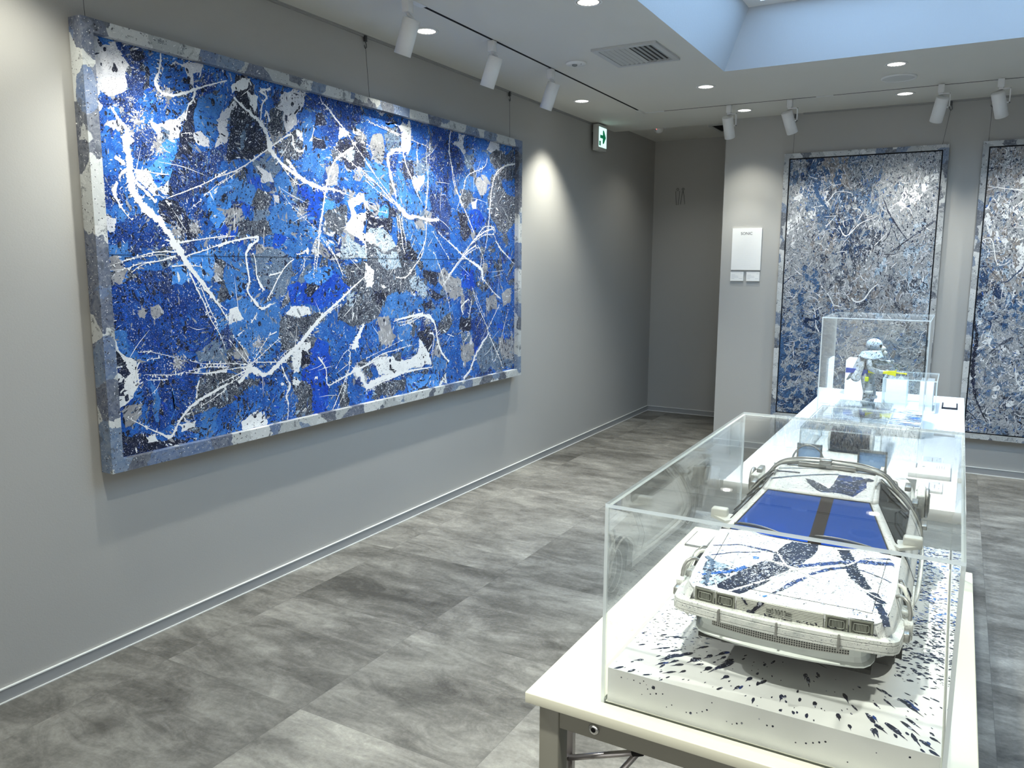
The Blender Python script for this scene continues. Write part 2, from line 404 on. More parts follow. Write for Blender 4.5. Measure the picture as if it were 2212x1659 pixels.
def track_spot(x, y, label, tilt, power, angle, group, track_dir, bracket=1):
    """tilt = (dx,dy) of the beam per unit drop"""
    t = thing('track_spotlight', label, 'spotlight', (x, y, ZC), 0, group)
    MB().box((-.018, -.020, -.055), (.018, .020, -.0015), bev=.003).build('adapter', M_spot, t)
    d = Vector((tilt[0], tilt[1], -1)).normalized()
    side = Vector((0, 1, 0)) if track_dir == 'y' else Vector((1, 0, 0))
    side = side * bracket
    c = Vector((0, 0, -.145)) + d * .012
    if track_dir == 'y':
        MB().tube([(0, 0, -.053), (0, .012, -.062), (0, .045, -.068), (0, .050, -.085), (0, .050, -.12)], .0075, 8).build('arm', M_spot, t)
    else:
        MB().box((-.012, -.012, -.066), (.012, .012, -.053)).box(tuple(sorted((0, .056 * bracket)))[:1] + (-.010, -.066), tuple(sorted((0, .056 * bracket)))[1:] + (.010, -.059)).box((min(.050 * bracket, .056 * bracket), -.010, -.150), (max(.050 * bracket, .056 * bracket), .010, -.059)).box((min(.03 * bracket, .056 * bracket), -.010, -.150), (max(.03 * bracket, .056 * bracket), .010, -.143)).build('arm', M_spot, t)
    M = Matrix.Translation(c) @ (-d).to_track_quat('Z', 'Y').to_matrix().to_4x4()
    r = .0385; h = .078
    MB().lathe([(r - .004, -h + .012), (r - .003, -h), (r, -h), (r, h - .0015), (r - .0015, h)], 40, 0, M).build('housing', M_spot, t)
    MB().lathe([(.0001, -h + .013), (r - .0045, -h + .013)], 32, 0, M, cap=False).build('lens', M_ledglow, t)
    if power:
        p = c + d * (h - .003); spot_lamp('spot_beam', t, p, p + d, power, angle, .85, C_TRACK, .025)
    return t
GL = 'white cylinder spotlights on the left lighting track'
for y, lb, pw in ((0.7, 'added white cylinder spotlight on the left track, turned towards the model car', 1.0), (1.95, 'white cylinder spotlight on the left track, above near half of painting', 1.0),  # the one turned to the car is unseen, added to brighten its flank
              (3.0, 'large white cylinder spotlight, nearest one seen on the left track', 1.0), (3.733, 'middle white cylinder spotlight of the left track', 1.0), (4.416, 'farthest white cylinder spotlight of the left track', 1.0)):
    track_spot(-2.236, y, lb, (-.40, 0.02) if y > 1 else (1.31, .41), P_TRACK_LEFT * pw if y > 1 else 70, 96 if y > 1 else 36, GL, 'y')
GR = 'white cylinder spotlights on the rear lighting track'
track_spot(-1.572, 6.0, 'white cylinder spotlight hanging straight, above the corridor corner', (.03, .55), P_TRACK_REAR * .9, 50, GR, 'x')
track_spot(-1.146, 6.0, 'white cylinder spotlight above top left corner of the first tall painting', (.26, .5), P_TRACK_REAR, 80, GR, 'x')
track_spot(-0.205, 5.96, 'white cylinder spotlight above right end of the first tall painting', (-.24, .5), P_TRACK_REAR, 80, GR, 'x')
track_spot(0.123, 5.96, 'rightmost white cylinder spotlight, above the gap before second tall painting', (.26, .5), P_TRACK_REAR, 80, GR, 'x')
track_spot(1.2, 5.96, 'white cylinder spotlight over second tall painting, beyond the frame', (-.24, .5), P_TRACK_REAR, 80, GR, 'x')

for x, y, tx, lb in ((-.30, 2.75, (.0, .42), 'added white cylinder spotlight in the skylight shaft, over near end of rear table'), (-.18, 3.60, (-.02, .12), 'added white cylinder spotlight in the skylight shaft, over the figurine')):  # unseen spotlights added to whiten the rear table
    o = track_spot(x, y, lb, tx, 150, 62, 'added cylinder spotlights on the bar across the skylight', 'y'); o.location.z = 2.90
    for ch in children(o):
        if ch.type == 'LIGHT': ch.data.color = (.82, .93, 1.0)
t = thing('added_skylight_bar', 'added slim white bar across the skylight shaft carrying two spotlights', 'bar', (-.24, 3.2, 2.9015)); MB().box((-.09, -1.0, 0), (.09, 1.0, .02), bev=.003).build('bar', M_whitep, t)  # unseen bar, added only to carry the two added spotlights
for s in (-1, 1): MB().box((-.02, s * .98 - .02, .02), (.02, s * .98 + .02, .055)).build('hanger', M_whitep, t)
# air vent
M_vent = simple('vent_grey', (0.55, 0.56, 0.55), 0.45, nscale=7, namp=.04)
t = thing('air_vent', 'rectangular grey ceiling air vent with slanted slats', 'vent', (-1.665, 4.335, ZC))
hx, hy, w = .185, .205, .032
MB().box((-hx, -hy, -.012), (hx, -hy + w, -.0005)).box((-hx, hy - w, -.012), (hx, hy, -.0005)).box((-hx, -hy + w, -.012), (-hx + w, hy - w, -.0005)).box((hx - w, -hy + w, -.012), (hx, hy - w, -.0005)).build('frame', M_vent, t)
MB().box((-hx + w, -hy + w, -.0012), (hx - w, hy - w, -.0004)).build('dark_duct', simple('duct', (.04, .04, .042), .8, nscale=5), t)
for k in range(11):
    xx = -hx + w + .012 + k * (2 * hx - 2 * w - .02) / 10
    a = radians(50 if k < 6 else 8); L = .0105 if k < 6 else .009
    dx, dz = L * sin(a), L * cos(a)
    MB().add([(xx - dx, -hy + w, -.0115 + .0), (xx - dx + .0012, -hy + w, -.0115), (xx + dx + .0012, -hy + w, -.0115 + min(dz, .0105)), (xx + dx, -hy + w, -.0115 + min(dz, .0105)),
              (xx - dx, hy - w, -.0115), (xx - dx + .0012, hy - w, -.0115), (xx + dx + .0012, hy - w, -.0115 + min(dz, .0105)), (xx + dx, hy - w, -.0115 + min(dz, .0105))],
             [(0, 1, 2, 3), (7, 6, 5, 4), (0, 4, 5, 1), (1, 5, 6, 2), (2, 6, 7, 3), (3, 7, 4, 0)]).build('slat', M_vent, t)
# emergency light / detector disc
t = thing('emergency_light', 'small round white emergency light on the ceiling, left of the vent', 'detector', (-2.044, 4.36, ZC))
MB().lathe([(.062, -.0005), (.062, -.004), (.056, -.008), (.0001, -.009)], 40, cap=False).build('cover', M_whitep, t)
MB().lathe([(.016, -.008), (.014, -.016), (.006, -.019), (.0001, -.0195)], 20, 0, Matrix.Translation((-.008, 0, 0)), cap=False).build('lens', simple('lens_grey', (.25, .26, .26), .2, nscale=50), t)
MB().lathe([(.004, -.008), (.0001, -.0105)], 12, 0, Matrix.Translation((.028, .01, 0)), cap=False).lathe([(.003, -.008), (.0001, -.0105)], 12, 0, Matrix.Translation((.036, -.006, 0)), cap=False).build('indicator', M_black, t)
# speaker
t = thing('ceiling_speaker', 'flat round white loudspeaker grille in the ceiling', 'speaker', (-.432, 5.627, ZC))
MB().lathe([(.103, -.0005), (.103, -.006), (.098, -.010), (.090, -.009), (.089, -.006)], 56, cap=False).build('ring', M_whitep, t)
gm, nt_, out_ = newmat('speaker_mesh'); g_ = NT(nt_); dots = g_.voro(g_.pos(), 260, 0.0)
g_.bsdf(out_, i_Base_Color=g_.mix(g_.step(dots, .2, .45), (.42, .43, .42), (.62, .63, .62)), i_Roughness=.5)
MB().lathe([(.089, -.006), (.0001, -.0065)], 56, cap=False).build('grille', gm, t)
# dome camera
t = thing('dome_camera', 'white half-dome security camera under the corridor ceiling', 'camera', (-2.427, 6.92, ZCC))
MB().lathe([(.070, -.0005), (.070, -.012), (.062, -.022), (.048, -.024)], 40, cap=False).build('mount', M_whitep, t)
MB().sphere((0, 0, -.022), .047, n=32, half=True, sc=(1, 1, .95)).build('dome', simple('dome_white', (.70, .71, .70), .15, nscale=9), t)
MB().sphere((-.006, -.0455, -.036), .003, n=8).build('red_indicator', emis('red_led', (1, .12, .1), 3), t)
# hatch and second vent in the corridor
t = thing('corridor_vent', 'dark vent with white rim at the corridor ceiling corner', 'vent', (-1.88, 7.28, ZCC))
MB().box((-.16, -.2, -.008), (.16, -.17, -.0005)).box((-.16, .17, -.008), (.16, .2, -.0005)).box((-.16, -.17, -.008), (-.13, .17, -.0005)).box((.13, -.17, -.008), (.16, .17, -.0005)).build('frame', M_vent, t)
MB().box((-.13, -.17, -.0018), (.13, .17, -.0006)).build('grille', M_black, t)
t = MB().lathe([(.05, ZCC - .0005), (.05, ZCC - .006), (.001, ZCC - .009)], 32, 0, Matrix.Translation((-2.03, 6.86, 0)), cap=False).build('ceiling_disc', M_whitep)
tag(t, 'flat white round disc on corridor ceiling beside the dark vent', 'ceiling disc')

# exit sign on the left wall
t = thing('exit_sign', 'lit green and white exit sign with arrow high on left wall', 'exit sign', (-2.709, 6.183, 2.545))
MB().box((-.026, 0, -.103), (.0255, .17, .103), bev=.003).build('case', simple('sign_case', (.55, .56, .53), .5, nscale=10), t)
MB().box((.0255, .006, -.078), (.0270, .165, .082)).build('lit_panel', emis('sign_panel', (.62, 1, .93), 1.1), t)
gg = simple('sign_green', (.0, .17, .075), .5, nscale=20, **{'i_Emission_Color': (0, .25, .10, 1), 'i_Emission_Strength': .35})
def yz(poly, z0=.0272): return MB().prism(poly, 0, .0270, .0276)
MB().prism([(.030, -.006), (.030, .020), (.085, .020), (.085, .060), (.108, .060), (.150, .007), (.108, -.046), (.085, -.046), (.085, -.006)], 0, .0270, .0276).build('arrow', gg, t)
pm = MB().box((.027, .012, -.066), (.0276, .045, -.030)); pm.build('pictogram_door', gg, t)
pm = MB().prism([(.020, -.060), (.024, -.060), (.029, -.050), (.034, -.060), (.038, -.058), (.031, -.044), (.037, -.046), (.037, -.043), (.030, -.039), (.022, -.044), (.026, -.046)], 0, .0276, .0279); pm.sphere((.0277, .030, -.0355), .0025, n=8, sc=(.1, 1, 1))
pm.build('running_figure', M_card, t)
MB().box((-.052, .05, -.05), (-.026, .12, .05)).build('wall_bracket', M_black, t)

# restroom pictograms
t = thing('restroom_sign', 'thin outline man and woman restroom symbols on corridor wall', 'sign', (-2.488, YC, 2.18))
mi = simple('sign_line', (.10, .11, .105), .5, nscale=9)
def ln(mb, pts, closed=True):
    P = [(x, -.006, z) for x, z in pts]; mb.tube(P, .0019, 6, closed=closed)
def circ(cx, cz, r, n=14): return [(cx + r * cos(2 * pi * k / n), cz + r * sin(2 * pi * k / n)) for k in range(n)]
a = MB(); ln(a, circ(-.024, .066, .011)); ln(a, [(-.044, .046), (-.004, .046), (-.008, -.02), (-.014, -.085), (-.034, -.085), (-.040, -.02)]); a.build('man_symbol', mi, t)
a = MB(); ln(a, circ(.030, .066, .011)); ln(a, [(.026, .048), (.034, .048), (.052, -.080), (.008, -.080)]); a.build('woman_symbol', mi, t)

# wall text panel and captions
def wall_plate(name, x0, x1, z0, z1, label, cat, th=.012, group=None):
    t = thing(name, label, cat, ((x0 + x1) / 2, YB, (z0 + z1) / 2), 0, group); w, h = (x1 - x0) / 2, (z1 - z0) / 2
    MB().box((-w, -th, -h), (w, 0, h)).build('panel', M_card, t); return t, w, h, th
t, w, h, th = wall_plate('text_panel', -1.646, -1.412, 1.467, 1.801, 'large white text panel headed by five capital letters, on back wall', 'text panel', .014)
Mv = Matrix(((1, 0, 0, 0), (0, 0, -1, -th - .0004), (0, 1, 0, .123), (0, 0, 0, 1)))
text_part('SONIC', .031, M_ink, t, Matrix.Translation((-.003, 0, 0)) @ Mv, 'heading')
b = MB(); random.seed(4)
for k in range(15):
    z = .085 - k * .0155; ww = random.uniform(.03, .085)
    if k in (4, 5, 6, 11): ww = .09
    b.box((-ww * .9, -th - .0003, z), (ww * .9, -th, z + .002))
b.box((.03, -th - .0003, -.150), (.085, -th, -.147)); b.build('small_print', M_pale, t)
for x0, x1, lb in ((-1.648, -1.544, 'small white caption card, left one under the text panel'), (-1.520, -1.416, 'small white caption card, right one under the text panel')):
    t, w, h, th = wall_plate('caption_card', x0, x1, 1.378, 1.452, lb, 'caption', .011, 'caption cards under the text panel')
    b = MB()
    for z, l0, l1 in ((.031, -.046, .046), (.022, .028, .046), (.012, -.044, -.014), (.002, -.044, .012), (-.007, -.044, .014), (-.017, -.044, -.02), (-.017, .018, .046)): b.box((l0, -th - .0003, z - .001), (l1, -th, z + .0012))
    b.build('small_print', M_grey, t)

# hanging wires
def wire(label, top, bot, group, nrm):
    t = thing('hanging_wire', label, 'picture wire', top, 0, group); top, bot = Vector(top), Vector(bot); d = bot - top; n = Vector(nrm)
    MB().tube([(0, 0, -.05), d], .0011, 6).build('wire', M_wire, t)
    MB().box((-.007, -.007, -.030), (.007, .007, -.001)).tube([Vector((0, 0, -.028)), Vector((0, 0, -.040)) + n * .006, Vector((0, 0, -.055)) + n * .009, Vector((0, 0, -.064)), Vector((0, 0, -.056)) - n * .008, Vector((0, 0, -.048)) - n * .008], .0022, 6).build('hook', M_wire, t)
GW = 'thin steel wires holding the blue painting'
wire('steel picture wire at the near end of the blue painting', (-2.748, 1.80, 2.655), (-2.735, 1.80, 2.34), GW, (0, 1, 0))
wire('steel picture wire at the middle of the blue painting', (-2.748, 3.326, 2.655), (-2.735, 3.335, 2.33), GW, (0, 1, 0))
wire('steel picture wire at the far end of the blue painting', (-2.748, 4.82, 2.655), (-2.735, 4.80, 2.33), GW, (0, 1, 0))
GW2 = 'thin steel wires holding the tall grey paintings'
wire('steel picture wire at left corner of the first tall painting', (-1.205, YB - .012, 2.655), (-1.205, YB - .03, 2.35), GW2, (1, 0, 0))
wire('slanting steel picture wire at right corner of first tall painting', (-.155, YB - .012, 2.655), (-.190, YB - .03, 2.35), GW2, (1, 0, 0))
wire('steel picture wire at left corner of the second tall painting', (.095, YB - .012, 2.655), (.092, YB - .03, 2.35), GW2, (1, 0, 0))
wire('steel picture wire at right corner of second tall painting, out of frame', (1.10, YB - .012, 2.655), (1.11, YB - .03, 2.35), GW2, (1, 0, 0))

# traced paint shapes, millimetres on the canvas / bonnet
PATCH="""C 56,1576 81,1570 94,1541 150,1568 180,1527 207,1518 180,1454 188,1411 135,1377 82,1382 69,1417 67,1455 53,1475
C 51,1414 81,1396 65,1360 84,1337 61,1283 49,1267 51,1329
D 150,1568 257,1568 278,1538 240,1500 272,1462 244,1392 182,1331 117,1350 136,1382 187,1401 210,1484 175,1530
N 211,1567 262,1564 266,1535 224,1517 203,1536
C 336,1523 401,1557 519,1580 532,1572 520,1537 479,1526 479,1471 463,1484 444,1538 419,1548 361,1528 338,1500
B 349,1523 412,1536 455,1508 459,1472 393,1439 343,1440 327,1473
B 291,1390 354,1416 449,1423 434,1383 392,1339 315,1307 287,1338
C 268,1315 309,1306 392,1337 433,1378 410,1316 401,1277 354,1245 303,1217 294,1273
S 314,1296 357,1287 348,1254 316,1234
N 486,1435 455,1402 424,1339 400,1261 383,1206 355,1171 341,1096 337,1042 364,1028 415,1102 455,1215 477,1293 486,1381
M 497,1436 553,1463 644,1485 620,1425 588,1364 570,1306 562,1233 544,1225 528,1290 475,1315 480,1391
C 642,1451 604,1389 580,1341 572,1268 567,1250 631,1276
C 467,1297 502,1308 541,1280 539,1247 511,1249 472,1271
L 303,1222 342,1254 394,1271 384,1217 355,1171 341,1096 292,1065 246,1097 224,1126 274,1152
D 194,1259 260,1293 300,1269 297,1216 251,1165 198,1164 184,1207
C 280,1064 338,1101 337,1047 321,1041
C 190,1127 248,1134 270,1099 290,1044 320,1025 266,1037 221,1074 192,1087
B 54,1224 127,1264 152,1228 157,1149 114,1095 52,1098 52,1166
R 54,1094 114,1100 139,1052 158,1013 87,963 49,986
D 355,1171 469,1216 581,1252 623,1235 575,1156 501,1082 423,1032 352,1027 341,1096
N 288,1012 364,1023 407,993 425,956 471,941 482,903 453,879 380,883 320,934 285,970
R 165,958 285,964 318,902 346,849 45,842 55,892 101,924
C 49,951 108,944 99,904 49,892
L 513,1067 572,1100 621,1098 612,960 560,911 527,955
R 50,693 172,727 321,769 408,714 483,603 534,501 487,434 416,417 161,425 120,498 55,534 51,632
M 51,849 147,862 155,816 118,779 54,744 48,799
D 221,748 320,758 313,660 239,673 194,706
L 321,769 420,781 415,708 322,693
L 401,797 534,839 526,712 476,707 431,747
N 533,827 588,787 574,682 533,718
C 538,787 572,764 549,741 572,705 532,700
G 70,804 103,810 117,769 139,754 113,707 73,698 51,708 88,749 61,759
G 223,615 260,621 277,596 257,570 232,566
G 168,601 193,611 209,594 195,568 172,574
W 47,540 71,533 77,460 148,410 147,308 89,246 59,224 39,227 46,426
M 66,534 116,525 129,466 93,448 73,481
N 47,442 66,461 102,410 121,365 97,347 55,399
N 47,358 96,331 92,283 54,305
R 160,409 283,413 415,400 423,324 404,233 317,142 212,115 179,177 164,306
M 202,328 235,268 234,157 215,160 205,273
M 294,283 308,201 297,146 279,160
G 71,228 112,243 160,241 157,203 125,170 83,161
K 430,323 574,342 564,173 413,161 330,146 403,216
M 441,168 513,175 561,137 555,39 412,43 393,70
N 45,146 175,122 260,78 392,58 323,37 133,47 40,56
W 168,112 212,115 222,80 173,84
W 322,130 404,133 395,105 327,100
S 416,417 532,466 578,402 575,360 440,369
B 776,1558 984,1583 952,1540 916,1544 830,1538 781,1519
N 697,1567 770,1567 811,1442 821,1382 853,1314 843,1265 764,1219 636,1190 629,1244 651,1337 662,1418 698,1463
S 739,1380 759,1373 726,1277 705,1254 712,1325
C 590,1367 617,1400 677,1455 690,1447 647,1376 635,1285 583,1258
W 668,1512 730,1559 777,1568 754,1519 720,1502 673,1484
W 753,1508 780,1508 814,1499 804,1446 789,1423 764,1455
C 953,1545 1107,1568 1097,1517 1039,1458 1045,1416 973,1362 930,1398 881,1433 950,1497
K 875,1448 963,1457 974,1373 912,1332 863,1367
K 903,1310 1003,1361 1073,1348 1079,1305 1013,1253 937,1255
W 1036,1393 1075,1387 1081,1344 1035,1371
R 1107,1568 1206,1580 1434,1581 1508,1570 1486,1482 1429,1450 1346,1443 1317,1375 1272,1340 1214,1396 1158,1444 1210,1503 1088,1499
W 1149,1431 1157,1410 1137,1351 1117,1349
N 1160,1478 1210,1497 1242,1445 1166,1428
N 1147,1386 1222,1374 1228,1329 1135,1306
M 1061,1269 1143,1302 1218,1293 1214,1212 1179,1180 1042,1195 1076,1243
N 1298,1338 1335,1389 1523,1439 1530,1379 1577,1311 1595,1250 1469,1274 1383,1229 1350,1303
Y 1378,1330 1443,1350 1432,1300 1386,1295
W 1329,1447 1418,1424 1344,1396 1322,1387
W 1438,1457 1532,1428 1474,1426 1428,1432
G 1225,1248 1313,1269 1317,1169 1238,1157
S 763,1209 879,1264 935,1206 873,1157 789,1170
C 783,1201 867,1183 887,1142 808,1135
M 572,1089 678,1144 772,1116 790,1070 753,1026 566,999
K 746,1031 792,1108 876,1077 837,1021
M 888,1159 965,1198 1007,1126 990,1091 899,1095
C 877,1088 914,1085 912,1052 890,1056
M 866,1028 1066,1040 1096,985 1013,925 867,914 819,966
K 708,966 848,967 860,919 759,894 691,913
G 592,1005 697,1012 701,965 659,922 601,945
V 1031,1144 1103,1134 1183,1083 1172,1012 1111,969 1089,1008 1084,1076 1021,1099
N 1020,1065 1101,1088 1098,1042 1034,1038
B 1311,1222 1402,1231 1593,1200 1590,1112 1417,1148 1308,1163
L 1209,1084 1287,1090 1267,1029 1197,1020
K 1197,1008 1286,1054 1368,1072 1374,999 1316,912 1211,932
W 1378,1096 1502,1142 1530,1107 1548,1039 1486,942 1563,907 1503,880 1436,916 1372,944 1345,949 1403,1025
B 1423,1063 1501,1099 1519,1050 1441,1033
Y 1372,938 1503,880 1583,882 1580,806 1311,803 1314,864
L 1078,962 1144,953 1278,875 1208,861 1108,905
G 771,863 872,854 869,800 753,799
M 957,912 1042,869 1007,812 952,811
M 557,847 675,860 706,808 554,797
S 733,815 842,849 975,801 971,716 936,649 874,617 818,674 769,702
M 604,782 651,803 705,793 704,666 621,636 584,669 582,731
K 554,802 598,782 574,721 608,637 541,598
M 614,626 744,632 873,595 902,571 898,503 862,404 822,351 721,361 663,426 594,512
W 602,585 652,593 679,538 594,517
G 615,414 662,421 701,379 685,337 617,350
V 945,677 1066,698 1176,726 1299,725 1379,662 1284,590 1168,558 1061,593 964,591 943,637
L 1050,715 1119,773 1265,767 1245,719 1174,684 1098,680
N 1065,686 1156,672 1095,621 1070,622
K 900,537 1041,529 1176,546 1192,509 1070,445 987,410 891,378 882,481
W 927,553 964,579 1076,575 1100,544 1017,525 962,539
K 1309,749 1500,799 1581,774 1572,487 1391,460 1281,504 1358,600 1398,661
Y 1351,637 1426,635 1404,573 1348,575
W 1498,742 1579,761 1576,690 1506,691
V 1083,372 1136,422 1205,392 1228,316 1180,241 1194,140 1172,43 1085,39 1080,131 1010,219 1029,282 1080,301
B 1231,390 1351,412 1467,416 1569,408 1565,296 1383,268 1243,246 1219,323
W 953,372 1019,408 1085,408 1084,378 1024,348 996,262 964,266
N 1025,372 1083,360 1080,301 1013,284
K 960,196 1075,199 1077,58 969,52
W 963,249 1010,219 993,203 953,209
K 524,318 681,272 759,268 719,200 514,166
B 707,241 885,247 943,169 937,51 799,57 787,111 715,117 644,117 508,65 514,160
W 636,86 686,111 772,113 791,59 776,44 641,52
B 1213,175 1287,203 1476,127 1559,102 1557,35 1280,38 1189,46
K 1267,167 1341,171 1346,41 1289,43
B 1622,1571 1872,1575 2060,1571 2098,1510 2076,1390 1939,1309 1903,1370 1908,1565 1808,1539 1729,1516 1653,1500 1575,1372 1535,1388 1546,1459
S 1676,1457 1781,1514 1815,1471 1814,1413 1700,1383
W 1764,1527 1817,1524 1844,1549 1871,1532 1899,1568 1912,1554 1914,1426 1885,1379 1840,1384 1823,1425 1834,1490
G 1585,1444 1660,1460 1683,1396 1655,1300 1581,1312
N 1830,1356 1931,1352 1938,1265 1863,1242 1816,1178 1837,1277
S 1940,1347 2056,1399 2095,1325 1957,1256
W 1919,1258 2035,1291 2034,1241 1974,1180
R 2129,1565 2316,1569 2392,1557 2369,1519 2435,1444 2469,1388 2367,1318 2257,1190 2174,1253 2105,1326 2117,1474
C 2397,1569 2470,1568 2447,1511 2481,1468 2447,1452 2391,1486 2326,1501 2402,1517
B 2459,1560 2769,1578 2757,1514 2658,1502 2550,1476 2481,1480 2453,1518
S 2469,1460 2574,1473 2574,1418 2492,1360 2458,1399
C 2769,1572 2885,1568 2885,1510 2782,1498 2719,1509
K 2757,1482 2846,1531 3088,1561 3103,1470 2912,1436 2833,1402 2769,1433
B 2574,1461 2719,1490 2769,1433 2782,1371 2694,1350 2573,1375
M 2411,1286 2573,1326 2597,1254 2479,1238 2389,1236
G 2609,1329 2744,1317 2719,1238 2633,1225 2585,1277
K 2422,1227 2537,1230 2572,1159 2478,1122 2410,1166
W 2537,1169 2609,1192 2596,1129 2549,1132
K 2833,1376 3089,1455 3106,1201 3096,818 2955,924 2783,1082 2732,1208
B 2912,1345 3090,1368 3120,1243 2980,1259 2926,1294
B 2982,992 3093,1065 3096,818 3025,858
M 1525,1326 1589,1303 1714,1285 1719,1160 1624,1121 1517,1103
M 1776,1313 1828,1287 1862,1193 1974,1180 2052,1186 2011,1082 1859,1072 1770,1110
N 1624,1126 1709,1117 1787,1074 1768,1035 1706,1037
L 1631,1080 1683,1109 1707,1058 1697,1026 1612,1021
N 1516,1083 1621,1016 1741,1023 1730,958 1593,926 1512,949
Y 1511,939 1730,936 1788,807 1507,805
W 1511,939 1577,941 1615,858 1508,836
N 1775,959 1855,907 1966,809 1797,807
M 1813,1037 1933,1021 2069,1017 2149,974 2188,811 1966,809 1874,908 1838,951
G 1932,1016 2010,1042 2038,975 1960,978
D 2092,1189 2257,1184 2321,1088 2297,919 2190,952 2089,1017 2111,1105
B 2321,1100 2432,1064 2430,874 2340,836 2297,955
N 2376,1103 2478,1097 2536,976 2477,924 2408,971
V 2513,1105 2645,1119 2719,1047 2548,983
B 2038,915 2420,926 2419,829 2370,692 2254,744 2187,795
M 1856,910 2038,915 2187,807 2186,738 2035,751 1964,823
K 1510,900 1798,909 1824,804 1953,799 1951,715 1871,704 1869,633 1724,625 1677,586 1583,487 1496,514
Y 1595,869 1778,850 1813,758 1681,746 1611,792
W 1506,791 1574,747 1553,652 1501,659
N 1553,658 1696,631 1658,587 1621,554 1569,590
N 1808,909 1876,911 1974,836 1953,799 1824,804
Y 1871,704 1972,715 2054,647 2010,574 1909,644
M 1677,609 1869,627 2010,574 2009,500 1845,484 1629,513
N 2014,751 2186,732 2141,651 2076,671 2013,709
N 1979,563 2096,571 2095,521 2030,499
N 2075,634 2229,592 2161,568 2096,583
M 2094,508 2251,539 2273,487 2137,436
G 2209,757 2418,678 2417,599 2345,562 2252,616 2174,669
V 2418,744 2580,756 2592,648 2541,609 2417,638
K 2159,429 2297,492 2319,419 2249,365 2169,383
B 2169,364 2415,353 2439,263 2412,76 2268,47 2259,279
R 2527,420 2751,491 2737,336 2617,248 2539,282
B 2567,635 2947,727 3081,535 3068,373 2779,362 2592,498
N 2416,466 2527,433 2527,365 2439,351 2391,401
S 2415,359 2540,351 2514,284 2426,291
G 2414,279 2565,280 2565,197 2462,125 2413,198
G 2919,584 3050,624 3051,536 2934,490
G 2710,563 2834,587 2862,486 2737,463
S 2617,248 2737,322 2950,218 3085,176 3071,57 2878,42 2670,66 2603,144
G 2877,298 3083,312 3085,108 2936,131
B 1495,481 1582,453 1614,336 1489,301
G 1592,498 1692,498 1755,383 1687,329 1615,359
M 1757,465 1894,433 1901,310 1801,271 1765,382
W 1532,274 1724,278 1819,239 1941,264 1964,367 1985,378 2068,258 2089,186 1939,183 1759,173 1591,187
N 1944,381 2071,422 2114,368 2068,264 2005,326
K 1705,292 1801,289 1790,236 1742,247
L 1837,133 1939,158 2165,125 2164,41 2064,41 1957,55 1855,51
M 2112,247 2258,161 2177,130 2088,154
W 2164,47 2245,122 2256,48
N 1936,46 2021,72 2075,40
K 1590,140 1836,127 1825,73 1708,47 1524,62
V 1481,91 1535,113 1515,57 1480,51"""
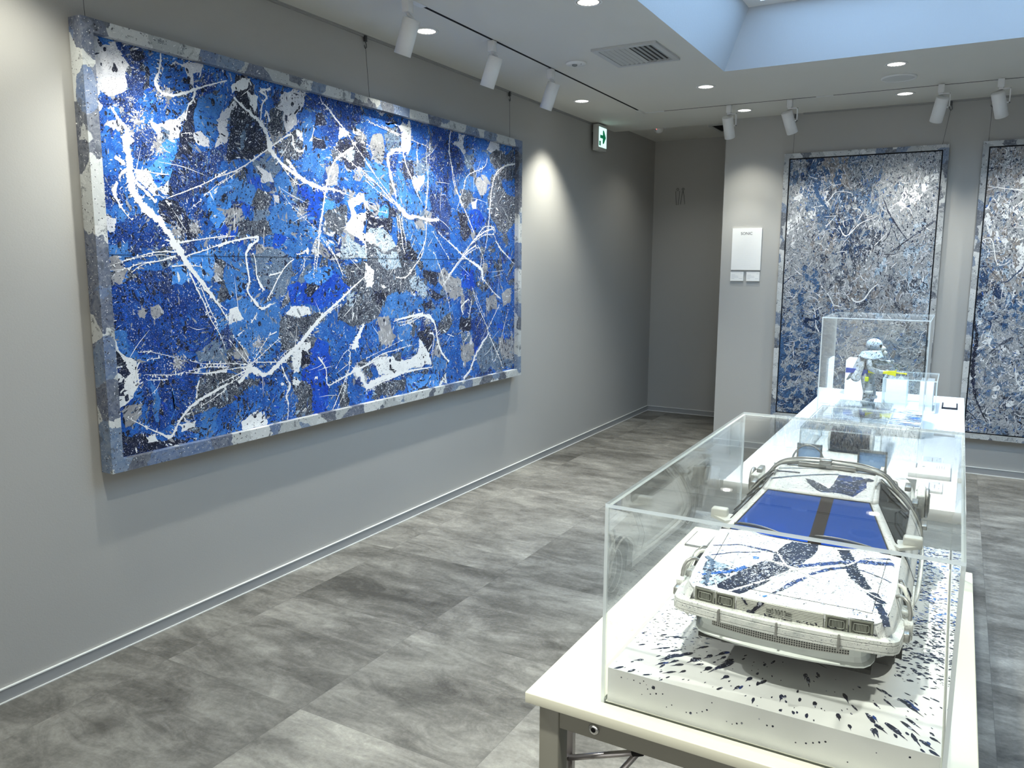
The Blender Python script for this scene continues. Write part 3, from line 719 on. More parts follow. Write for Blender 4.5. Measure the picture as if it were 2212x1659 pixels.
STROKE="""335,1581,7 332,1545,8 323,1497,9 305,1468,15 318,1435,15 354,1421,14 418,1436,12 471,1459,14 555,1496,8 647,1530,6
485,1461,16 473,1427,8 448,1396,6 431,1340,11
111,1339,7 135,1304,15 166,1275,15 173,1246,50 167,1200,28 173,1141,30 175,1091,41 183,1041,41 215,997,39 260,963,32 306,918,29 353,860,27
248,1123,5 296,1120,7 342,1120,3
327,1031,4 432,1071,5 530,1113,5 625,1167,6
498,1049,3 572,1105,3 623,1133,3
192,1082,13 242,1040,16 276,1011,11
113,1159,15 135,1152,20 156,1139,8
118,1075,13 104,1039,18 115,1005,10 143,962,4 170,937,3
359,860,11 446,873,6 608,896,6
427,994,2 491,1037,2
408,1284,3 454,1295,3
173,1136,10 143,1108,15 124,1086,5
328,867,32 364,835,38 394,792,33 431,741,25 475,696,17 521,642,10 587,545,5
410,742,11 440,679,8 471,621,7 501,550,5 547,477,4 569,415,2
437,730,8 501,655,6 575,570,4
468,684,5 541,618,5 589,581,3
461,684,6 497,597,5 535,525,3
349,808,11 272,788,6 199,780,4 128,759,2 49,751,2
363,824,9 275,823,5 189,806,3 107,784,2
349,802,5 274,812,3 159,795,2 50,764,2
272,788,5 199,774,3 150,743,2
395,808,7 484,832,6 606,869,5
327,767,7 392,772,7 473,767,3
569,264,15 503,243,13 438,222,14 374,191,14 324,147,11 287,96,12 261,89,28
261,95,11 200,129,6 142,167,4 97,196,3
573,324,18 465,325,6 363,340,3
574,339,7 474,350,5 377,344,3
575,354,5 454,367,3 387,386,2
190,330,2 271,322,4
364,345,3 304,338,4 180,353,2
160,404,6 145,373,6 153,318,8
162,441,2 223,441,3
196,411,2 252,411,3
51,565,3 79,569,4
568,246,5 494,214,4 428,188,2
429,300,7 416,266,8 410,226,10
678,1470,12 736,1435,18 788,1408,21 835,1374,24 861,1325,29 880,1275,29 936,1228,19 1010,1192,19 1088,1161,23 1186,1141,20 1272,1142,18 1334,1132,8
858,1283,8 778,1231,8 680,1175,7 575,1134,5
573,1099,2 639,1140,3 707,1182,3
881,1296,7 942,1336,8 1004,1364,9 1013,1324,8 1031,1296,7 1079,1302,14
907,1246,4 996,1207,6 1120,1158,6 1211,1137,5
935,1217,4 1024,1149,3 1071,1153,2
1197,1579,3 1212,1542,5 1254,1521,9 1304,1478,7 1364,1440,5 1435,1379,5
1254,1521,3 1338,1460,4 1409,1411,3
1435,1379,5 1481,1342,4 1595,1250,3
1421,1380,12 1449,1384,24
1435,1364,16 1369,1329,17 1296,1285,13 1258,1234,12 1230,1168,12 1210,1102,11 1189,1025,9 1163,925,9 1154,813,7
1239,1180,5 1219,1132,5 1177,954,4 1137,813,4
1359,1310,4 1478,1257,4 1594,1213,4
1281,1347,2 1422,1281,2 1593,1187,2
557,847,8 636,875,10 759,894,13 772,884,16 714,835,11 705,798,8
559,883,5 644,896,4
915,1118,2 987,1047,2 1143,941,2 1259,826,4
1325,1134,4 1416,1117,3 1590,1093,3
822,1398,4 833,1467,9 863,1503,12 829,1522,10 887,1543,13
844,1417,5 860,1440,10 872,1400,14
1531,1391,3 1569,1384,4
1316,912,12 1296,875,6
967,1253,14 996,1224,22 1026,1194,11 1008,1137,4
743,868,16 707,825,12 710,772,13 717,703,12 704,661,12 736,622,13 777,582,19 836,596,11
748,826,5 759,772,6 763,718,13 796,664,16
991,801,7 943,773,7 894,723,7 846,657,8 815,619,3
1069,842,35 1089,842,35
1008,824,5 1056,830,6
1176,534,21 1105,478,24 1036,424,24 969,377,26 889,332,26 819,289,25 774,283,22 712,312,33 676,294,25 632,262,19
684,326,33 712,323,41
699,336,5 653,384,3 591,459,2
706,340,4 662,416,3 618,468,2
713,340,5 818,402,3 895,446,2
713,340,4 790,427,3 828,463,2
705,330,11 609,329,4 524,328,2
698,319,11 587,289,4 521,271,2
690,309,7 586,268,3 519,250,2
706,332,5 591,353,3 525,344,2
727,344,5 844,332,5 920,324,6
1176,534,12 1284,590,15 1379,649,12 1497,716,6
1158,511,5 1229,550,5 1302,577,2
1037,436,5 1123,501,4 1211,544,2
986,393,5 922,375,3 874,345,2
888,310,8 916,249,9 937,211,12 911,167,12 921,125,6 913,49,4
880,227,17 899,224,17
1132,326,13 1181,265,7 1191,184,9 1250,189,8 1401,228,13 1564,263,9
1392,242,39 1430,218,45 1467,161,26 1496,131,20 1560,136,9
1344,234,6 1314,180,6 1274,122,5 1216,42,4
1334,223,4 1322,147,3 1253,43,3
1367,334,9 1353,233,5
1382,365,38 1406,363,51 1437,418,32 1478,467,19
1252,257,2 1319,326,3 1406,363,4
1141,890,5 1116,714,3
1166,891,6 1134,744,3
1209,892,5 1276,810,7 1326,724,5
1063,813,3 1042,721,2
835,729,4 873,734,10 911,742,4
716,520,8 754,556,5
666,485,4 638,471,7
821,458,4 866,471,8
1102,226,18 1123,229,16
1524,1296,4 1619,1224,4 1735,1134,5 1805,1085,33 1877,1046,33 1971,1046,20 2089,1035,23 2181,1042,15
1522,1230,7 1618,1193,7 1735,1118,13
1521,1205,3 1683,1131,3 1752,1104,5
1843,1491,37 1840,1406,32 1769,1391,26 1707,1347,26 1722,1265,24 1746,1204,21 1771,1142,21
1840,1384,10 1865,1323,9 1910,1262,7 1955,1189,6 2012,1127,3
1555,1505,2 1806,1470,3
1653,1500,4 1933,1461,3 2057,1449,2
2310,1574,8 2293,1462,9 2313,1383,6 2345,1256,6 2410,1178,8 2490,1079,9 2572,977,9
2282,1452,10 2313,1389,4 2356,1269,4 2433,1125,5
2732,1461,5 2694,1400,5 2503,1331,5 2456,1260,4 2410,1178,4 2371,1109,3
2068,1478,3 2060,1355,3 2073,1244,5 2051,1101,5
2097,1482,2 2074,1301,2 2040,1083,3
3103,1463,15 2965,1435,14 2846,1378,9 2795,1296,8 2770,1178,8 2744,1022,8 2713,892,4
2952,1427,4 2808,1323,3 2751,1113,3
2453,837,9 2547,920,10 2669,981,12 2796,1012,8 2809,979,5 2694,969,6 2547,914,5 2430,837,5
2596,953,10 2694,1020,6 2808,1025,7 2835,987,4
2809,986,4 2901,883,4 3039,824,3
1795,1042,9 1811,961,8 1827,873,6 1844,841,3
1812,1032,4 1846,929,4 1854,863,3
1777,1030,3 1791,922,3
2049,1027,10 2042,924,6 2006,866,5 1956,809,6
2170,969,4 2340,884,3 2430,837,2
2118,967,3 2210,882,3 2285,811,2
1960,1410,3 1978,1346,8
2271,1384,6 2276,1373,13
1517,1098,3 1622,1058,3 1690,1057,2
3106,1161,20 3178,1144,6
1483,131,34 1572,154,35 1711,167,24 1858,174,18 2099,172,5
1482,120,17 1626,142,12 1788,163,7
1729,467,5 1865,483,12 1988,489,15 2094,458,19 2136,398,16 2157,314,16 2201,245,16 2275,185,15
2009,494,10 1865,465,5 1767,459,2
2009,488,7 1885,452,4 1786,440,2
2009,500,7 1885,491,4 1739,475,2
2030,486,6 2072,484,10 2115,438,6
1487,250,6 1622,294,7 1744,306,6 1892,323,3
1488,284,3 1813,360,2
2028,915,6 2005,836,7 1943,781,7 1851,710,7 1755,708,6
1633,659,11 1660,658,23
2122,856,2 2208,719,5 2252,604,3 2285,525,3
2279,922,3 2443,835,7 2593,777,5 2671,736,7
2276,712,12 2443,835,8 2593,904,9
2207,649,3 2443,822,5 2619,891,3
2443,829,4 2644,756,27 2671,695,27 2697,674,7 2806,602,7 2904,552,9
2658,838,5 2644,743,5
2619,898,5 2684,797,5 2618,648,3
2541,642,4 2605,525,5 2737,344,7 2670,271,21 2577,189,24 2513,105,17 2437,59,21
2566,608,3 2697,438,3
2737,336,8 2835,214,9 2892,143,6 2936,72,4
2890,513,6 2737,358,6
3007,465,4 2935,322,4 2877,203,4 2814,129,4 2779,226,4
2832,938,6 2946,863,6 3094,785,4
2503,563,9 2416,519,11 2440,472,7
2541,555,5 2502,448,7
2508,339,4 2451,296,5
2260,357,7 2330,336,5
2070,378,19 2114,355,8 2090,243,6"""
HOOD="""hP N -18.8,221.6 19.4,227.1 20.6,207.5 14.2,172.6 4.1,135.4 -9.1,137.5 -33.1,143.2 -35.3,171.9 -28.9,192.3
hP N -42.2,139.1 -6.3,130.7 -5.9,119.0 -25.3,87.2 -42.0,61.0 -56.0,25.8 -82.7,31.6 -86.3,39.1 -71.6,77.9 -61.6,106.0
hP N -68.8,27.1 -42.0,61.0 -21.8,85.0 -29.9,62.8 -45.8,35.7 -52.8,25.5
hR N 54.9,220.5,22.3 67.0,183.7,23.8 76.9,148.4,25.1 91.8,117.8,21.5 99.8,108.9,14.2
hR N 101.9,101.1,20.9 111.5,88.2,18.2 120.5,78.9,11.3
hR N 112.5,75.2,11.2 122.1,47.3,12.9 127.0,25.0,11.4
hR D 3.4,139.1,10.4 35.1,161.3,13.1 70.0,185.0,13.3 94.1,191.7,15.9 123.5,206.9,10.8
hR D 22.2,120.0,7.5 44.8,147.7,9.0 66.1,163.1,5.2
hR D -6.8,55.2,5.8 6.0,86.4,10.8 19.3,109.2,5.0
hR D -12.6,45.5,4.6 -3.0,67.7,3.6
hR D -124.7,165.8,3.4 -84.6,176.7,3.4 -49.4,174.4,7.0 -35.3,171.9,5.5
hR D -118.9,130.5,2.7 -75.9,153.9,2.8 -54.4,165.6,3.3
hR B -114.1,62.7,7.4 -82.2,80.9,12.4 -62.5,109.6,10.3
hR D 84.1,199.5,3.3 118.0,220.9,3.9
hR D 81.7,160.3,2.6 109.3,153.5,2.5 124.5,145.4,2.0
hP Y -118.4,122.1 -98.5,105.7 -79.7,97.9 -75.8,68.3 -85.3,41.4 -98.8,31.6 -110.3,37.5 -117.5,81.0
hP M -62.4,147.0 -52.3,147.2 -52.2,138.9 -58.7,138.0
hR S -124.1,123.9,8.1 -110.2,104.7,10.4 -105.1,66.7,8.6 -100.6,38.2,7.1
hR W -69.9,24.8,6.1 -42.0,61.0,6.0 -23.9,87.8,4.9 2.0,128.5,5.1 29.5,144.8,4.2 65.3,170.8,4.2 85.4,202.2,4.4 121.5,214.1,3.8
hR W -32.9,177.3,3.3 -12.1,136.2,5.2 2.0,128.5,5.1 34.4,110.4,4.9
hR W -43.8,146.8,4.3 -14.5,131.1,3.6
hR W 93.4,100.7,3.3 121.4,86.0,3.2
hR L -23.2,30.3,4.1 -18.3,36.0,3.2
rP D 1.7,341.6 15.6,359.9 20.4,432.7 56.3,438.0 65.9,423.9 52.5,342.1 25.3,347.2
rP N 1.4,344.0 14.1,361.0 19.5,405.0 45.6,406.7 61.4,413.2 52.1,345.9 25.1,348.7
rP N -28.5,394.5 -3.4,377.9 15.4,351.4 4.5,341.1 -19.3,371.4
rR S -84.5,381.0,6.7 -33.7,408.9,5.7 19.9,437.1,4.6
rR N -83.9,423.9,9.4 -41.6,421.7,5.8
rR S -80.8,439.9,3.6 2.4,461.5,3.6
rR N 48.3,407.8,13.2 73.0,435.7,16.8"""

# ------------------------------------------------------------------ paint materials
def paint(name, a, b, dark=None, light=None, dth=.22, lth=.20, dscale=70, lscale=85, nscale=14, rough=.5, mid=None, stretch=(1, 1, 1), dmix=1.0):
    m, nt, out = newmat(name); g = NT(nt); v = g.pos(stretch)
    wv = g.n('VectorMath', operation='ADD', i_0=v, i_1=g.n('VectorMath', operation='SCALE', i_0=g.n('TexNoise', i_Vector=v, i_Scale=45.0, i_Detail=3.0).outputs['Color'], i_Scale=.012).outputs[0]).outputs[0]
    n1 = g.noise(wv, nscale, 6, .68, .6); n2 = g.noise(g.n('Mapping', i_Vector=v, i_Scale=(1, 1, .35)).outputs[0], nscale * 3.5, 6, .7, .8)
    c = g.mix(g.step(n1, .40, .62), a, b)
    c = g.mix(g.math('MULTIPLY', g.step(n2, .50, .72), .55), c, mid if mid else [x * .45 for x in a])
    def fl(c, sc, th, colr, seed, amt):
        vv = g.n('Mapping', i_Vector=wv, i_Location=(seed, seed, seed)).outputs[0]
        d1 = g.math('LESS_THAN', g.voro(vv, sc), th)
        gate = g.math('GREATER_THAN', g.noise(vv, 9, 3), .50)
        d2 = g.math('LESS_THAN', g.voro(g.n('Mapping', i_Vector=wv, i_Location=(-seed, 2 * seed, seed)).outputs[0], sc * 2.3), th * .95)
        f = g.math('MAXIMUM', g.math('MULTIPLY', d1, gate), d2)
        return g.mix(g.math('MULTIPLY', f, amt), c, colr)
    if dark: c = fl(c, dscale, dth, dark, 3.1, dmix)
    if light: c = fl(c, lscale, lth, light, 7.7, .95)
    h = g.math('ADD', g.math('MULTIPLY', n1, .6), g.math('MULTIPLY', n2, .4))
    g.bsdf(out, i_Base_Color=c, i_Roughness=rough, i_Normal=g.bump(h, .004, .6), **{'i_Specular_IOR_Level': .22}); return m
NV = (.010, .013, .035)
PM = {
 'W': paint('paint_white', (.80, .81, .82), (.86, .87, .87), NV, None, .16, mid=(.66, .67, .69)),
 'P': simple('paint_drip_white', (.90, .90, .90), .3, nscale=30, namp=.03),
 'C': paint('paint_lilac_white', (.60, .61, .66), (.74, .74, .77), NV, None, .20, mid=(.42, .43, .48)),
 'N': paint('paint_black_navy', (.008, .009, .018), (.014, .020, .055), None, (.42, .44, .52), lth=.24, mid=(.06, .07, .10)),
 'D': paint('paint_dark_blue', (.012, .030, .13), (.02, .07, .30), NV, (.50, .54, .64), .34, .22, mid=(.10, .13, .20)),
 'K': paint('paint_charcoal', (.030, .038, .055), (.11, .13, .17), NV, (.60, .62, .66), .34, .26, mid=(.26, .28, .31)),
 'S': paint('paint_slate', (.10, .16, .26), (.20, .27, .37), NV, (.62, .64, .68), .28, .16, mid=(.06, .09, .15)),
 'Y': paint('paint_pale_blue', (.30, .42, .55), (.55, .64, .72), (.03, .05, .09), (.85, .87, .88), .34, .26, mid=(.14, .20, .28)),
 'G': paint('paint_warm_grey', (.27, .27, .29), (.40, .40, .41), (.05, .07, .12), (.62, .62, .64), .18, .16, mid=(.18, .19, .22)),
 'B': paint('paint_mid_blue', (.016, .095, .40), (.035, .17, .56), NV, (.62, .68, .78), .26, .15, mid=(.008, .035, .17)),
 'M': paint('paint_sky_blue', (.040, .16, .46), (.075, .24, .60), NV, (.66, .72, .80), .24, .12, mid=(.02, .10, .38)),
 'L': paint('paint_bright_blue', (.045, .23, .68), (.10, .34, .82), NV, (.80, .85, .90), .20, .16, mid=(.025, .15, .62)),
 'R': paint('paint_royal_blue', (.007, .040, .23), (.014, .085, .38), NV, (.55, .58, .68), .32, .20, mid=(.006, .012, .09)),
 'V': paint('paint_ultramarine', (.009, .06, .48), (.018, .11, .62), NV, (.45, .52, .75), .22, .13, mid=(.006, .015, .24)),
 'T': paint('paint_taupe', (.20, .18, .17), (.34, .31, .29), (.05, .05, .06), (.70, .70, .70), .24, .20, mid=(.12, .11, .11)),
 'E': paint('paint_silver_grey', (.27, .29, .31), (.44, .45, .47), (.06, .07, .10), (.72, .73, .74), .26, .22, nscale=22, mid=(.16, .18, .21)),
 'Q': paint('paint_steel_blue', (.03, .085, .20), (.07, .16, .32), NV, (.50, .55, .62), .28, .18, mid=(.02, .04, .08)),
 'U': paint('paint_dark_steel', (.012, .03, .085), (.03, .07, .16), NV, (.45, .50, .58), .30, .16, mid=(.06, .07, .09)),
}
REL = {'W': 'WWCEN', 'C': 'CCWGN', 'N': 'NNDKWG', 'D': 'DDRNBKG', 'K': 'KKNSGWY', 'S': 'SSKGYB', 'Y': 'YYWSKE', 'G': 'GGESC', 'B': 'BBRMVDNG', 'M': 'MMLBSG', 'L': 'LLMBWV', 'R': 'RRVDBNG', 'V': 'VVRBLN', 'T': 'TTEGKW', 'E': 'EEGGSTK', 'Q': 'QQUSKY', 'U': 'UUQKN'}

class Relief:
    """paint laid on a flat canvas: polygons in (u,v) metres, stacked by where they overlap"""
    def __init__(s, to3d, step=6e-6, cell=.04, keys=None):
        s.mb = MB(); s.t = to3d; s.cells = {}; s.step = step; s.cell = cell; s.keys = keys or list(PM); s.lim = None
    def level(s, poly):
        c = s.cell; us = [p[0] for p in poly]; vs = [p[1] for p in poly]
        ks = [(i, j) for i in range(int(min(us) // c), int(max(us) // c) + 1) for j in range(int(min(vs) // c), int(max(vs) // c) + 1)]
        l = max((s.cells.get(k, 0) for k in ks), default=0) + 1
        for k in ks: s.cells[k] = l
        return l
    def poly(s, poly, key, extra=0.0):
        if s.lim:
            a, b, c, d = s.lim; poly = [(min(max(u, a), b), min(max(v, c), d)) for u, v in poly]
            if max(p[0] for p in poly) - min(p[0] for p in poly) < 1e-4 or max(p[1] for p in poly) - min(p[1] for p in poly) < 1e-4: return
        h = s.level(poly) * s.step + extra
        s.mb.add([s.t(u, v, h) for u, v in poly], [tuple(range(len(poly)))], s.keys.index(key))
    def ribbon(s, pts, key, jit=.35, extra=.0, seg=.008, spl=True):
        P = resample(pts, seg)
        if len(P) < 2: return
        h = s.level([(p[0], p[1]) for p in P]) * s.step + extra
        L = []; R = []; ph = random.random() * 50
        for i, (x, y, w) in enumerate(P):
            a = P[max(i - 1, 0)]; b = P[min(i + 1, len(P) - 1)]; dx, dy = b[0] - a[0], b[1] - a[1]; d = hypot(dx, dy) or 1
            nx, ny = -dy / d, dx / d
            q_ = i * seg / .008; j1 = 1 + jit * (1.6 * noise.noise((ph, q_ * .35, 0)) + 1.5 * noise.noise((ph, q_ * 1.7, 5))); j2 = 1 + jit * (1.6 * noise.noise((ph, q_ * .35, 9)) + 1.5 * noise.noise((ph, q_ * 1.7, 14)))
            if i in (0, len(P) - 1): j1 = j2 = .25
            L.append((x + nx * w / 2 * j1, y + ny * w / 2 * j1)); R.append((x - nx * w / 2 * j2, y - ny * w / 2 * j2))
        if s.lim:
            a, b, c, d = s.lim; cl = lambda q: (min(max(q[0], a), b), min(max(q[1], c), d)); L = list(map(cl, L)); R = list(map(cl, R))
        n = len(P); s.mb.add([s.t(u, v, h) for u, v in L + R], [(i, n + i, n + i + 1, i + 1) for i in range(n - 1)], s.keys.index(key))
    def drop(s, u, v, r, ang=0, el=1.0, key='P', extra=0.0, tail=0.0):
        n = 7 if r < .004 else 10; pl = []
        for k in range(n):
            a = 2 * pi * k / n; rr = r * random.uniform(.8, 1.2)
            x = rr * cos(a) * el; y = rr * sin(a)
            if tail and cos(a) > .9: x += tail
            pl.append((u + x * cos(ang) - y * sin(ang), v + x * sin(ang) + y * cos(ang)))
        s.poly(pl, key, extra)
def resample(pts, seg):
    out = []; n = len(pts)
    for i in range(n - 1):
        p0, p1, p2, p3 = pts[max(i - 1, 0)], pts[i], pts[i + 1], pts[min(i + 2, n - 1)]
        L = hypot(p2[0] - p1[0], p2[1] - p1[1]); k = max(1, int(L / seg))
        for j in range(k):
            t = j / k; t2, t3 = t * t, t * t * t
            out.append(tuple(.5 * (2 * b + (c - a) * t + (2 * a - 5 * b + 4 * c - d) * t2 + (3 * b - a - 3 * c + d) * t3) for a, b, c, d in zip(p0, p1, p2, p3)))
    out.append(tuple(pts[-1])); return [(a, b, max(c, .0005)) for a, b, c in out]
def jag(poly, amp=.16, it=3, lim=.004):
    for _ in range(it):
        q = []
        for i, p in enumerate(poly):
            r = poly[(i + 1) % len(poly)]; d = hypot(r[0] - p[0], r[1] - p[1]); q.append(p)
            if d > lim:
                k = random.gauss(0, amp * .5) * d; q.append(((p[0] + r[0]) / 2 - (r[1] - p[1]) / d * k, (p[1] + r[1]) / 2 + (r[0] - p[0]) / d * k))
        poly = q; amp *= .9
    return poly
def inside(x, y, poly):
    c = False; j = len(poly) - 1
    for i in range(len(poly)):
        if (poly[i][1] > y) != (poly[j][1] > y) and x < (poly[j][0] - poly[i][0]) * (y - poly[i][1]) / (poly[j][1] - poly[i][1] + 1e-12) + poly[i][0]: c = not c
        j = i
    return c
def dab(R, u, v, L, w, ang, key, extra=0.0):
    n = 9; pl = []
    for k in range(n):
        a = 2 * pi * k / n; rr = random.uniform(.55, 1.25); x, y = L * cos(a) * rr, w * sin(a) * rr
        pl.append((u + x * cos(ang) - y * sin(ang), v + x * sin(ang) + y * cos(ang)))
    R.poly(pl, key, extra)
KEYS = list(PM); MATS = [PM[k] for k in KEYS]

def frame_material(name, cols, scale=7):
    m, nt, out = newmat(name); g = NT(nt); v = g.pos()
    wv = g.n('VectorMath', operation='ADD', i_0=v, i_1=g.n('VectorMath', operation='SCALE', i_0=g.n('TexNoise', i_Vector=v, i_Scale=14.0, i_Detail=5.0).outputs['Color'], i_Scale=.09).outputs[0]).outputs[0]
    ce = g.n('TexVoronoi', i_Vector=wv, i_Scale=scale); cell = g.n('SeparateColor', i_0=ce.outputs['Color']).outputs[0]
    r = g.n('ValToRGB', i_0=cell); cr = r.color_ramp; cr.interpolation = 'CONSTANT'
    while len(cr.elements) < len(cols): cr.elements.new(.5)
    for i, c in enumerate(cols): cr.elements[i].position = i / len(cols); cr.elements[i].color = (*c, 1)
    n = g.noise(wv, 50, 6, .75); c = g.mix(g.step(n, .3, .75), r.outputs[0], g.mix(.5, r.outputs[0], (.5, .52, .52)))
    c = g.mix(g.math('MULTIPLY', g.step(g.noise(wv, 18, 6, .7), .56, .62), .7), c, (.08, .09, .11))
    c = g.mix(g.math('LESS_THAN', g.voro(wv, 60), .16), c, (.02, .02, .03))
    c = g.mix(g.math('LESS_THAN', g.voro(g.n('Mapping', i_Vector=wv, i_Location=(4, 5, 6)).outputs[0], 85), .15), c, (.85, .85, .85))
    g.bsdf(out, i_Base_Color=c, i_Roughness=.45, i_Normal=g.bump(n, .004, .6)); return m
M_frame1 = frame_material('frame_paint_blue', [(.52, .54, .53), (.05, .11, .26), (.60, .62, .61), (.02, .03, .07), (.10, .17, .30), (.42, .44, .44), (.66, .67, .66), (.04, .06, .13)], 8)
M_frame2 = frame_material('frame_paint_grey', [(.40, .41, .41), (.52, .54, .54), (.03, .04, .07), (.46, .47, .48), (.07, .12, .22), (.34, .35, .36), (.60, .61, .61)], 12)

# ------------------------------------------------------------------ the wide blue painting
PY0, PY1, PZ0, PZ1 = 1.750, 4.895, .722, 2.338
XF = XW + .071; BW = .047
root = thing('painting', 'wide blue, black and white splattered abstract painting on left wall', 'painting', (XW, PY0, PZ0))
def fbox(name, y0, y1, z0, z1, x0, x1, mat, p): return MB().box((x0 - XW, y0 - PY0, z0 - PZ0), (x1 - XW, y1 - PY0, z1 - PZ0)).build(name, mat, p)
XB = XW + .006
fr_ = MB()
for y0, y1, z0, z1 in ((PY0, PY0 + BW, PZ0, PZ1), (PY1 - BW, PY1, PZ0, PZ1), (PY0 + BW, PY1 - BW, PZ0, PZ0 + BW), (PY0 + BW, PY1 - BW, PZ1 - BW, PZ1)):
    fr_.box((XB - XW, y0 - PY0, z0 - PZ0), (XF - XW, y1 - PY0, z1 - PZ0))
fr_.build('frame', M_frame1, root, label='narrow frame splashed with grey, white and navy')
XC = -2.720
cv = MB().box((.010, BW, BW), (XC - XW - .0002, PY1 - PY0 - BW, PZ1 - PZ0 - BW)); 
R1 = Relief(lambda u, v, h: (XC - XW + h, u, v), keys=KEYS)
R1.mb.add(cv.v, cv.f, KEYS.index('B'))
E1 = .001; R1.lim = (BW + E1, PY1 - PY0 - BW - E1, BW + E1, PZ1 - PZ0 - BW - E1)
LA, LB = PY1 - PY0, PZ1 - PZ0
random.seed(11)
patches = []
for l in PATCH.splitlines():
    c, *ps = l.split(); poly = [(int(p.split(',')[0]) / 1000, (int(p.split(',')[1]) + 720) / 1000 - PZ0) for p in ps]
    patches.append((c, poly))
def colour_at(u, v):
    for c, poly in reversed(patches):
        if inside(u, v, poly): return c
    return None
random.seed(3)
for _ in range(420):   # underpainting
    u, v = random.uniform(0, LA), random.uniform(0, LB); dab(R1, u, v, random.uniform(.03, .11), random.uniform(.02, .06), random.uniform(0, 6.3), random.choice('BRMKDSKMBBVGRKC'))
for c, poly in patches: R1.poly(jag(poly, .19, 5, .003), c)
PR = {'W': .35, 'C': .35}
for _ in range(8500):  # brush texture
    u, v = random.uniform(.03, LA - .03), random.uniform(.03, LB - .03); c = colour_at(u, v)
    if c is None: c = random.choice('BRMKDSG')
    if c in PR and random.random() > PR[c]: continue
    ang = noise.noise((u * 1.5, v * 1.5, 2)) * 5 + random.gauss(0, .4); s = random.uniform(.5, 1.2)
    s *= .75 if random.random() < .8 else 1.3; dab(R1, u, v, .016 * s, .0045 * s, ang, random.choice(c + REL[c]))
for _ in range(5200):  # small dark and slate scrapes
    u, v = random.uniform(.03, LA - .03), random.uniform(.03, LB - .03)
    if noise.noise((u * 2.7, v * 2.7, 11)) < 0.02: continue
    if colour_at(u, v) in ('W', 'C'): continue
    ang = noise.noise((u * 1.5, v * 1.5, 2)) * 5 + random.gauss(0, .4); s = random.uniform(.5, 1.3); dab(R1, u, v, .014 * s, .0042 * s, ang, random.choice('NNDKKS'))
for _ in range(1500):  # dark dots
    u, v = random.uniform(.03, LA - .03), random.uniform(.03, LB - .03); c = colour_at(u, v)
    if c in ('N', 'K', 'D'): continue
    R1.drop(u, v, random.choice((.0025, .003, .004, .004, .006, .009)), random.uniform(-.5, .5) + pi / 2, random.uniform(1, 1.8), 'N')
for _ in range(2400):  # white flecks
    u, v = random.uniform(.03, LA - .03), random.uniform(.03, LB - .03)
    if noise.noise((u * 2.2, v * 2.2, 5)) < random.uniform(-.5, .25): continue
    ang = noise.noise((u * 1.1, v * 1.1, 7)) * 6
    R1.drop(u, v, random.uniform(.0007, .0017), ang, random.uniform(1.5, 6), random.choice('PPPWG'))
for i in range(80):    # fine straight drips of white
    u, v = random.uniform(.1, LA - .1), random.uniform(.1, LB - .1); a = random.choice((random.gauss(.7, .25), random.gauss(2.3, .25), random.gauss(0, .12), random.gauss(1.5, .15))); L = random.uniform(.04, .22)
    R1.ribbon([(u, v, .0008), (u + cos(a) * L / 2, v + sin(a) * L / 2 + random.gauss(0, .004), .0028), (u + cos(a) * L, v + sin(a) * L, .0006)], 'P', .4, .00005)
for u, v, r in ((.36, .90, .06), (.45, .92, .05), (.22, 1.30, .10), (.30, 1.22, .07), (.33, .38, .07), (.75, .42, .07), (1.05, 1.02, .07), (.35, 1.42, .08), (.55, .75, .04), (1.5, 1.42, .06), (2.05, .45, .05)):  # spatter stars
    for k in range(210):
        a = random.uniform(0, 2 * pi); d = abs(random.gauss(0, r * .6)); R1.drop(u + cos(a) * d, v + sin(a) * d, random.uniform(.0012, .0042) * (1.3 - min(1, d / r)), a, random.uniform(1, 2.2), random.choice('GGC'))
for l in STROKE.splitlines():
    P = [tuple(int(x) / 1000 for x in p.split(',')) for p in l.split()]; P = [(a, b + .72 - PZ0, w * .8) for a, b, w in P]
    R1.ribbon(P, 'P', .50, .0003, .0035)
    Q = resample(P, .008)
    for x, y, w in Q:   # offshoots and droplets beside a thrown line
        if random.random() < .55: a = random.uniform(0, 2 * pi); d = w * random.uniform(.4, 1.4) + .003; R1.drop(x + cos(a) * d, y + sin(a) * d, random.uniform(.0012, .0035), a, random.uniform(1, 3), 'P', .00025)
        if w > .008 and random.random() < .6:
            a = random.uniform(0, 2 * pi); L = w * random.uniform(.6, 1.2); R1.ribbon([(x, y, w * .35), (x + cos(a) * L, y + sin(a) * L, .001)], 'P', .3, .00028, .004)
R1.mb.build('canvas', MATS, root, label='canvas thick with blue, black and white thrown paint')
# hairline joints of the four stretched panels
MB().box((XC - XW + .0012, BW, LB / 2 - .0008), (XC - XW + .0016, LA - BW, LB / 2 + .0008)).build('panel_joint', M_ink, root)

